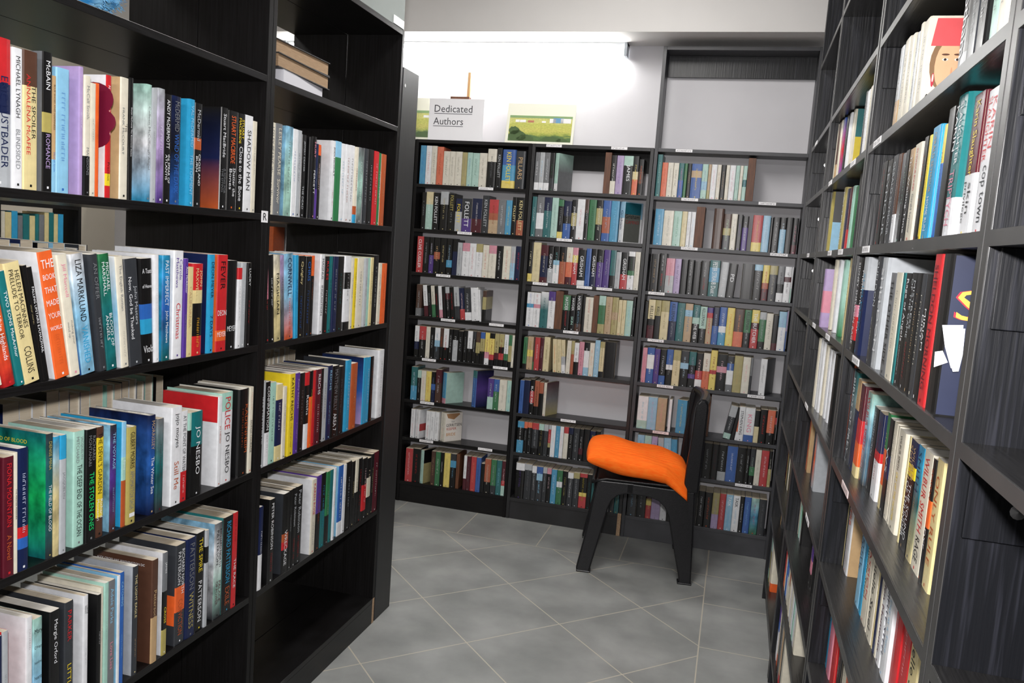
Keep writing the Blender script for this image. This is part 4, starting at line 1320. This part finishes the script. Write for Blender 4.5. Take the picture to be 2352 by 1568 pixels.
# books lying flat on the top shelf of the far bay
def lying(nm, label, x0, x1, y0, y1, z, hgt, rot, pmat, ccol, hard):
    e = thing('book', label, 'book', ((x0+x1)/2, (y0+y1)/2, z), 'books lying flat in the left bookcase'); e.rotation_euler.z = rot
    dx, dy = abs(x1-x0)/2, abs(y1-y0)/2; c = 0.003 if hard else 0.001
    q = MB(); q.box((-dx, -dy, 0), (dx, dy, c)); q.box((-dx, -dy, hgt-c), (dx, dy, hgt)); q.box((-dx, -dy, c), (-dx+c, dy, hgt-c)); q.build('cover', mat('cover_'+nm, ccol, 0.6), e, 0.0005)
    i = 0.004 if hard else 0.0006
    q = MB(); q.box((-dx+c, -dy+i, c), (dx-i, dy-i, hgt-c)); q.build('pages', pmat, e)
OLD = noise_mat('brown_foxed_pages', hexc('8d7358'), hexc('a1876a'), 40, 0.9, (1, 1, 30))
lying('white', 'white paperback lying flat at the bottom of the small pile', XL-0.012, XL-0.150, 1.835, 2.075, LZ['a1'], 0.030, 0.10, mat('clean_pages', hexc('c9c9d0'), 0.8), hexc('c8c8ce'), False)
lying('lower', 'brown-edged old hardback lying flat in the middle of the small pile', XL-0.010, XL-0.160, 1.815, 2.105, LZ['a1']+0.0305, 0.036, 0.06, OLD, (0.02, 0.018, 0.018), True)
lying('upper', 'brown-edged old hardback lying flat on top of the small pile', XL-0.020, XL-0.165, 1.82, 2.110, LZ['a1']+0.067, 0.037, 0.0, OLD, (0.02, 0.018, 0.018), True)
# fluffy blue scarf on the top shelf of the near bay
def fluffy():
    rng = random.Random(3); q = MB()
    cx, cy, cz = XL-0.055, 1.150, LZ['a1']+0.042
    nu, nv = 36, 14; P = []
    for i in range(nu):
        row = []
        for j in range(nv):
            a = 2*math.pi*i/nu; b = -math.pi/2+math.pi*j/(nv-1); n = 1+0.12*math.sin(5*a+3*b)+0.06*rng.random()
            row.append((cx+0.050*math.cos(b)*math.cos(a)*n, cy+0.175*math.cos(b)*math.sin(a)*n, max(LZ['a1']+0.001, cz+0.048*math.sin(b)*n)))
        P.append(row)
    for i in range(nu):
        for j in range(nv-1): q.quad([P[i][j], P[(i+1) % nu][j], P[(i+1) % nu][j+1], P[i][j+1]])
    for k in range(5200):
        i, j = rng.randrange(nu), rng.randrange(1, nv-1); p = Vector(P[i][j]); c = Vector((cx, cy, cz)); d = (p-c).normalized()
        p = p+Vector((rng.uniform(-.008, .008), rng.uniform(-.012, .012), rng.uniform(-.005, .005)))
        d = (d+Vector((rng.uniform(-.8, .8), rng.uniform(-.8, .8), rng.uniform(-.8, .8)))).normalized(); s = d.orthogonal().normalized()*0.0007; l = rng.uniform(.006, .014)
        e_ = p+d*l; p.z = max(p.z, LZ['a1']+.001); e_.z = max(e_.z, LZ['a1']+.001)
        q.quad([tuple(p-s), tuple(p+s), tuple(e_)])
    o = q.build('fluffy_scarf', noise_mat('fluffy_blue_wool', hexc('2f8fd0'), hexc('8ecbee'), 45, 0.9), None, smooth=True)
    tag(o, 'fluffy bright blue scarf lying on the top shelf of the left bookcase', 'scarf')
fluffy()
# sheet and pictures on top of the back bookcases
SH = thing('paper_sign', 'white sheet reading Dedicated Authors on the back bookcase', 'sign', (-1.405, 3.868, 1.85))
q = MB(); q.box((-1.545, 3.866, 1.838), (-1.262, 3.8675, 2.050)); SHE = q.build('sheet', mat('white_paper', hexc('f4f4f8'), 0.7), SH, off=SH.location)
q = MB()
for s_, x_, z_, w_ in (('Dedicated', -1.517, 1.985, 0.196), ('Authors', -1.520, 1.925, 0.155)):
    g = glyphs(s_, 0.0); sx = w_/g[2]; put_text(q, g, (x_, 3.8655, z_), (1, 0, 0), (0, 0, 1), sx, 0.034/g[3]); q.box((x_, 3.8652, z_-0.008), (x_+w_, 3.8656, z_-0.0055))
q.build('sign_lettering', mat('grey_print', hexc('4a4a50'), 0.7), SHE, off=SH.location)
def landscape():
    m = mat('landscape_photo', (0.3, 0.5, 0.2), 0.35); nt = m.node_tree; b = nt.nodes['Principled BSDF']; L = nt.links.new
    tc = node(nt, 'ShaderNodeTexCoord'); sp = node(nt, 'ShaderNodeSeparateXYZ'); L(tc.outputs['Generated'], sp.inputs[0])
    nz = node(nt, 'ShaderNodeTexNoise'); nz.inputs['Scale'].default_value = 7; nz.inputs['Detail'].default_value = 6; L(tc.outputs['Generated'], nz.inputs['Vector'])
    n2 = node(nt, 'ShaderNodeTexNoise'); n2.inputs['Scale'].default_value = 30; n2.inputs['Detail'].default_value = 6; L(tc.outputs['Generated'], n2.inputs['Vector'])
    ad = node(nt, 'ShaderNodeMath'); ad.operation = 'MULTIPLY_ADD'; L(nz.outputs[0], ad.inputs[0]); ad.inputs[1].default_value = 0.42; L(sp.outputs[2], ad.inputs[2])
    rp = node(nt, 'ShaderNodeValToRGB'); cr_ = rp.color_ramp; cr_.interpolation = 'LINEAR'
    for k_, (p_, c_) in enumerate(((0.0, '3c5a30'), (0.40, '567440'), (0.48, 'a0a84c'), (0.62, 'c2be62'), (0.86, 'bcc05e'), (0.95, 'ccca78'), (1.0, 'c8c878'))):
        e_ = cr_.elements[k_] if k_ < 2 else cr_.elements.new(p_)
        e_.position = p_; e_.color = (*hexc(c_), 1)
    L(ad.outputs[0], rp.inputs[0])
    mx = node(nt, 'ShaderNodeMix'); mx.data_type = 'RGBA'; mx.blend_type = 'OVERLAY'; mx.inputs[0].default_value = 0.55; L(rp.outputs[0], mx.inputs[6]); L(n2.outputs[0], mx.inputs[7])
    L(mx.outputs[2], b.inputs['Base Color']); return m
LAND = landscape()
def picture(label, x0, x1, z0, z1, tilt, boats):
    W, Hh = x1-x0, z1-z0; e = thing('picture', label, 'picture', ((x0+x1)/2, 3.875, z0)); e.rotation_euler = (-tilt, 0, 0)
    q = MB(); q.box((-W/2, 0, 0), (W/2, 0.006, Hh)); q.build('mount', mat('white_mount', hexc('eeeede'), 0.5), e)
    q = MB(); q.box((-W/2+.014, -0.0008, 0.012), (W/2-.012, 0, Hh*0.70)); ph_ = q.build('photo', LAND, e)
    q = MB()
    q.quad([(-W/2+.014, -.0010, Hh*.64), (W/2-.012, -.0010, Hh*.64), (W/2-.012, -.0010, Hh*.70), (-W/2+.014, -.0010, Hh*.70)], [hexc('86a472')]*4)
    for cx, cw, ch, col in boats: q.box((W*cx-cw/2, -0.0016, Hh*.53), (W*cx+cw/2, -0.0010, Hh*.53+ch)); q.c[-6:] = [[col]*4]*6
    for cx, cz, rx, rz in ((-.33, .16, .13, .15), (-.20, .10, .12, .10), (.18, .09, .14, .09), (-.38, .30, .08, .10), (.34, .07, .08, .06)):
        n_ = 18; q.quad([(max(-W/2+.014, min(W/2-.012, W*(cx+rx*math.cos(2*math.pi*i_/n_)*(1+.12*math.sin(i_*2.3))))), -.0011, max(.012, Hh*(cz+.02+rz*math.sin(2*math.pi*i_/n_)*(1+.1*math.cos(i_*3.1))))) for i_ in range(n_)], [hexc('4a6238')]*n_)
    q.build('houses', LETTER, ph_, color=True)
WH, BL, RD = hexc('f2f2f2'), hexc('6a9cc4'), hexc('b87860')
picture('landscape photo with houses and fields leaning on the back wall', -1.150, -0.815, 1.8505, 2.045, 0.16, ((-.34, .02, .012, WH), (-.26, .03, .012, WH), (-.14, .03, .010, RD), (.18, .03, .020, WH), (.26, .05, .024, BL), (.37, .05, .022, WH), (.05, .02, .008, WH)))
picture('landscape photo half hidden behind the white authors sheet', -1.80, -1.470, 1.8505, 2.060, 0.16, ((.36, .03, .012, WH), (.2, .03, .012, WH)))
e = thing('wooden_holder', 'small brown wooden ledge with thin upright behind the white sheet', 'picture stand', (-1.39, 3.90, 1.85))
boxpart('ledge', WOODBROWN, (-1.448, 3.892, 2.052), (-1.352, 3.925, 2.066), e); boxpart('upright', mat('pale_wood', hexc('c8a070'), 0.6), (-1.376, 3.927, 1.8505), (-1.362, 3.94, 2.19), e)
# ---------------------------------------------------------------- chair
FW = Vector((-0.9926, -0.121, 0)); LT = Vector((-0.121, 0.9926, 0)); O0 = Vector((-0.335, 3.59, 0))
CH = thing('plastic_chair', 'black moulded plastic chair with an orange cushion on its seat', 'chair', tuple(O0))
CH.rotation_euler.z = math.atan2(FW.y, FW.x)
PLA = noise_mat('black_chair_plastic', (0.006, 0.006, 0.007), (0.010, 0.010, 0.012), 300, 0.30, bump=0.2, spec=0.35)
def prism(poly, vfun0, vfun1, name, bev=0.006):
    # poly in (u,z); v from the two functions of z.  Local chair axes: x = forward, y = -lateral
    bm = bmesh.new(); A = [bm.verts.new((a, vfun0(z, a), z)) for a, z in poly]; B = [bm.verts.new((a, vfun1(z, a), z)) for a, z in poly]
    n = len(poly)
    bm.faces.new(A); bm.faces.new(B[::-1])
    for i in range(n): bm.faces.new((A[i], B[i], B[(i+1) % n], A[(i+1) % n]))
    bmesh.ops.recalc_face_normals(bm, faces=bm.faces); me = bpy.data.meshes.new(name); bm.to_mesh(me); bm.free(); me.materials.append(PLA)
    o = bpy.data.objects.new(name, me); C.objects.link(o); o.parent = CH
    b = o.modifiers.new('bevel', 'BEVEL'); b.width = bev; b.segments = 3; b.limit_method = 'ANGLE'; return o
def arc(pts): return pts
# local y: +y is near side (towards camera) because x forward is -X world -> y points to -Y world
for sgn in (1, -1):
    def v_out(z, a, s=sgn): return s*(0.228-0.040*min(z, .41)/0.41)
    def v_in(z, a, s=sgn): return s*(0.190-0.036*min(z, .41)/0.41)
    front = [(0.232, 0), (0.238, 0.012), (0.205, 0.20), (0.185, 0.36), (0.178, 0.398), (0.02, 0.398), (0.02, 0.352), (0.055, 0.350), (0.088, 0.338), (0.110, 0.315), (0.122, 0.285), (0.150, 0.15), (0.178, 0.012), (0.178, 0)]
    prism(front, v_out, v_in, 'leg')
    rear = [(-0.245, 0), (-0.247, 0.02), (-0.240, 0.20), (-0.232, 0.39), (0.055, 0.398), (0.055, 0.352), (-0.045, 0.348), (-0.085, 0.335), (-0.112, 0.312), (-0.130, 0.28), (-0.165, 0.14), (-0.196, 0.02), (-0.196, 0)]
    prism(rear, v_out, v_in, 'leg')
    for ux in (0.205, -0.220):
        q = MB(); q.box((ux-0.030, sgn*0.186, 0), (ux+0.030, sgn*0.232, 0.008)); q.build('foot', PLA, CH, 0.003)
# seat, aprons
def plate(name, fn, nu, nv, th, bev=0.0):
    q = MB(); top = [[fn(i/nu, j/nv) for j in range(nv+1)] for i in range(nu+1)]
    bm = bmesh.new(); G = [[bm.verts.new(p) for p in row] for row in top]
    for i in range(nu):
        for j in range(nv): bm.faces.new((G[i][j], G[i+1][j], G[i+1][j+1], G[i][j+1]))
    me = bpy.data.meshes.new(name); bm.to_mesh(me); bm.free(); me.materials.append(PLA); me.polygons.foreach_set('use_smooth', [True]*len(me.polygons))
    o = bpy.data.objects.new(name, me); C.objects.link(o); o.parent = CH
    s = o.modifiers.new('solid', 'SOLIDIFY'); s.thickness = th; s.offset = 0; return o
plate('seat', lambda a, b: (-0.215+0.415*a, -0.192+0.384*b, 0.405-0.012*math.sin(math.pi*b)*math.sin(math.pi*min(1, a*1.1))-(0.02*max(0, a-.88)/.12)**1), 14, 12, 0.010)
plate('front_apron', lambda a, b: (0.190-0.004*a, -0.186+0.372*b, 0.402-0.055*a*(1-0.0*b)), 3, 8, 0.006)
def back_fn(a, b):
    z = 0.40+0.375*a; cv = math.cos((b-0.5)*math.pi); wv = 0.188-0.012*a
    return (-0.224+0.014*math.sin(a*math.pi)*1.0+0.0*a-0.022*cv*(0.4+0.6*a), -wv+2*wv*b, z-0.018*(1-cv)*(a**3))
plate('backrest', back_fn, 14, 16, 0.009)
for sgn in (1, -1):
    st = [(-0.245, 0.385), (-0.182, 0.385), (-0.186, 0.50), (-0.196, 0.62), (-0.200, 0.735), (-0.206, 0.765), (-0.220, 0.782), (-0.240, 0.780), (-0.252, 0.765), (-0.254, 0.74), (-0.250, 0.60)]
    prism(st, lambda z, a, s=sgn: s*(0.196-0.014*(z-.385)/.4), lambda z, a, s=sgn: s*(0.170-0.014*(z-.385)/.4), 'back_post', 0.008)
q = MB()
N1, N2 = 24, 10
ring = []
for i in range(N1+1):
    b = i/N1; cv = math.cos((b-0.5)*math.pi); c = Vector((-0.230-0.022*cv, -0.176+0.352*b, 0.766+0.006*cv)); ring.append([tuple(c+Vector((0.022*math.cos(2*math.pi*k/N2), 0, 0.018*math.sin(2*math.pi*k/N2)))) for k in range(N2)])
for i in range(N1):
    for k in range(N2): q.quad([ring[i][k], ring[i+1][k], ring[i+1][(k+1) % N2], ring[i][(k+1) % N2]])
q.quad(ring[0]); q.quad(ring[-1][::-1]); q.build('top_rail', PLA, CH, smooth=True)
# cushion
def cushion():
    nu, nv = 96, 60; q = MB()
    def ptf(i, j, top):
        a = i/nu*2-1; b = j/nv*2-1      # a forward, b near(+)/far(-)
        ea = math.copysign(abs(a)**0.92, a); r_ = (1-abs(a)**3.6)*(1-abs(b)**3.2); t_ = max(0, r_)**0.42
        x = 0.017+0.222*ea*(1-0.05*b*b); y = 0.012+0.212*b*(1-0.05*a*a)
        rib = 0.0020*math.cos(b*46+1.3*math.sin(a*3)+0.5*math.sin(a*11)) if top else 0.0018*math.cos(b*40)
        base = 0.452+0.018*a+0.014*max(0, a)*1.0
        z = base+(0.060*t_*(1+0.10*a)+rib*t_ if top else -0.040*t_+rib*t_*.6)
        c_ = max(0, -a-0.55)/0.45*max(0, b-0.55)/0.45
        z -= 0.075*c_; y += 0.020*c_; x -= 0.006*c_
        z += 0.004*math.sin(a*7+b*3)*t_
        if not top: z = max(z, 0.4125-0.2*c_) if abs(b) < .86 else z
        return (x, y, z)
    for top in (True, False):
        G = [[ptf(i, j, top) for j in range(nv+1)] for i in range(nu+1)]
        for i in range(nu):
            for j in range(nv):
                p = [G[i][j], G[i+1][j], G[i+1][j+1], G[i][j+1]]; q.quad(p if top else p[::-1])
    m = noise_mat('orange_knit', hexc('ff6410'), hexc('ff7a22'), 60, 0.85, (0.5, 6, 1), 0.4, 0.2)
    me_o = q.build('cushion', m, None, smooth=True)
    bm = bmesh.new(); bm.from_mesh(me_o.data); bmesh.ops.remove_doubles(bm, verts=bm.verts, dist=0.0004); bmesh.ops.recalc_face_normals(bm, faces=bm.faces)
    for f_ in bm.faces: f_.smooth = True
    bm.to_mesh(me_o.data); bm.free()
    me_o.location = CH.location; me_o.rotation_euler = CH.rotation_euler
    tag(me_o, 'puffy bright orange ribbed cushion lying on the black plastic chair', 'cushion')
cushion()
# paper slips tucked into the dark hardback on the right
YS = 1.012; SLIP_A = [(0.2263, 1.3046), (0.2477, 1.3065), (0.2486, 1.2764), (0.2467, 1.258), (0.2409, 1.257), (0.2321, 1.2803)]; SLIP_B = [(0.2234, 1.2735), (0.2311, 1.2755), (0.2379, 1.2628), (0.2243, 1.256)]
q = MB()
for pts, yo in ((SLIP_A, YS), (SLIP_B, YS+.004), ([(a_+.003, b_-.004) for a_, b_ in SLIP_A], YS+.0025)):
    A = [(x_, yo, z_) for x_, z_ in pts]; B = [(x_, yo+.0006, z_) for x_, z_ in pts]; q.quad(A); q.quad(B[::-1])
    for i in range(len(A)): q.quad([A[i], B[i], B[(i+1) % len(A)], A[(i+1) % len(A)]])
o = q.build('paper_slips', mat('white_note_paper', hexc('eef0f8'), 0.7), None); tag(o, 'folded white paper slips sticking out before the dark hardback', 'paper')
# books filling the hidden shelves beyond the left bookcases
def rear_books():
    rng = random.Random(5)
    for lv, ys in (('a4', (1.02, 1.76)), ('a3', (1.02, 1.50)), ('a4', (1.81, 2.40))):
        y = ys[0]; k = 0
        while y < ys[1]-0.05:
            t_ = rng.uniform(.022, .04); h_ = rng.uniform(.215, .238) if lv == 'a4' else rng.uniform(.215, .232); D_ = .15
            c_ = rng.choice('wiwgdnurwslk'); cv, pg, lt, gs = book_geo(t_-.0006, h_, D_, c_, '.', rng.random() < .5)
            tx = MB(); letter_geo(tx, t_-.0006, h_, '-', lt, rng)
            e = thing('book', None, 'book', (XL-0.39, y+t_, LZ[lv]), 'books shelved behind the front rows of the left bookcase'); e.rotation_euler.z = -math.pi/2
            k += 1; e['label'] = '%s book behind the front row, %s from near end, left bookcase %s bay %s' % (PAL[c_][1].replace(' ', '-'), ordinal(k), 'near' if ys[0] < 1.5 else 'far', LEVN['L'][lv])
            cv_o = cv.build('cover', COVER, e, color=True); pg.build('pages', PAGES, e); tx.build('title_lettering', LETTER, cv_o, color=True)
            y += t_ + (0.0 if rng.random() < .8 else .01)
def far_books():
    rng = random.Random(9); S = [MB(), MB()]
    for x0, x1 in ((-2.79, -2.23), (-2.188, -1.625)):
        for z in BZ[1:7]:
            x = x0; end = x1-rng.uniform(0, .2)
            while x < end:
                t_ = rng.uniform(.018, .034); h_ = rng.uniform(.16, .18); c_ = rng.choice('icwfvuicgtxk'); cv, pg, lt, gs = book_geo(t_, h_, .11, c_, '.', False)
                for src, dst in ((cv, S[0]), (pg, S[1])):
                    b = len(dst.v); dst.v += [(a+x, b_+YB+.006, c+z) for a, b_, c in src.v]; dst.f += [tuple(b+i for i in q_) for q_ in src.f]; dst.c += src.c
                x += t_+.0008
    for y0, y1 in ((1.86, 2.38), (2.42, 2.73)):
        for z in SZ[:6]:
            y = y0
            while y < y1-.02:
                t_ = rng.uniform(.016, .030); h_ = rng.uniform(.165, .185); c_ = rng.choice('icciisuavgtc'); cv, pg, lt, gs = book_geo(t_, h_, .11, c_, '.', False)
                for src, dst in ((cv, S[0]), (pg, S[1])):
                    b = len(dst.v); dst.v += [(-2.626-b_, y+a, c+z) for a, b_, c in src.v]; dst.f += [tuple(b+i for i in q_) for q_ in src.f]; dst.c += src.c
                y += t_+.0008
    m = MB()
    for i, s in enumerate(S):
        k = len(m.v); m.v += s.v; m.f += [tuple(k+j for j in q_) for q_ in s.f]; m.c += s.c; m.m += [i]*len(s.f)
    o = m.build('far_books', [COVER, PAGES], None, color=True); tag(o, 'pale paperbacks glimpsed through the left bookcase on shelves beyond', 'books', kind='stuff')
rear_books(); far_books()
bpy.data.objects.remove(_to)
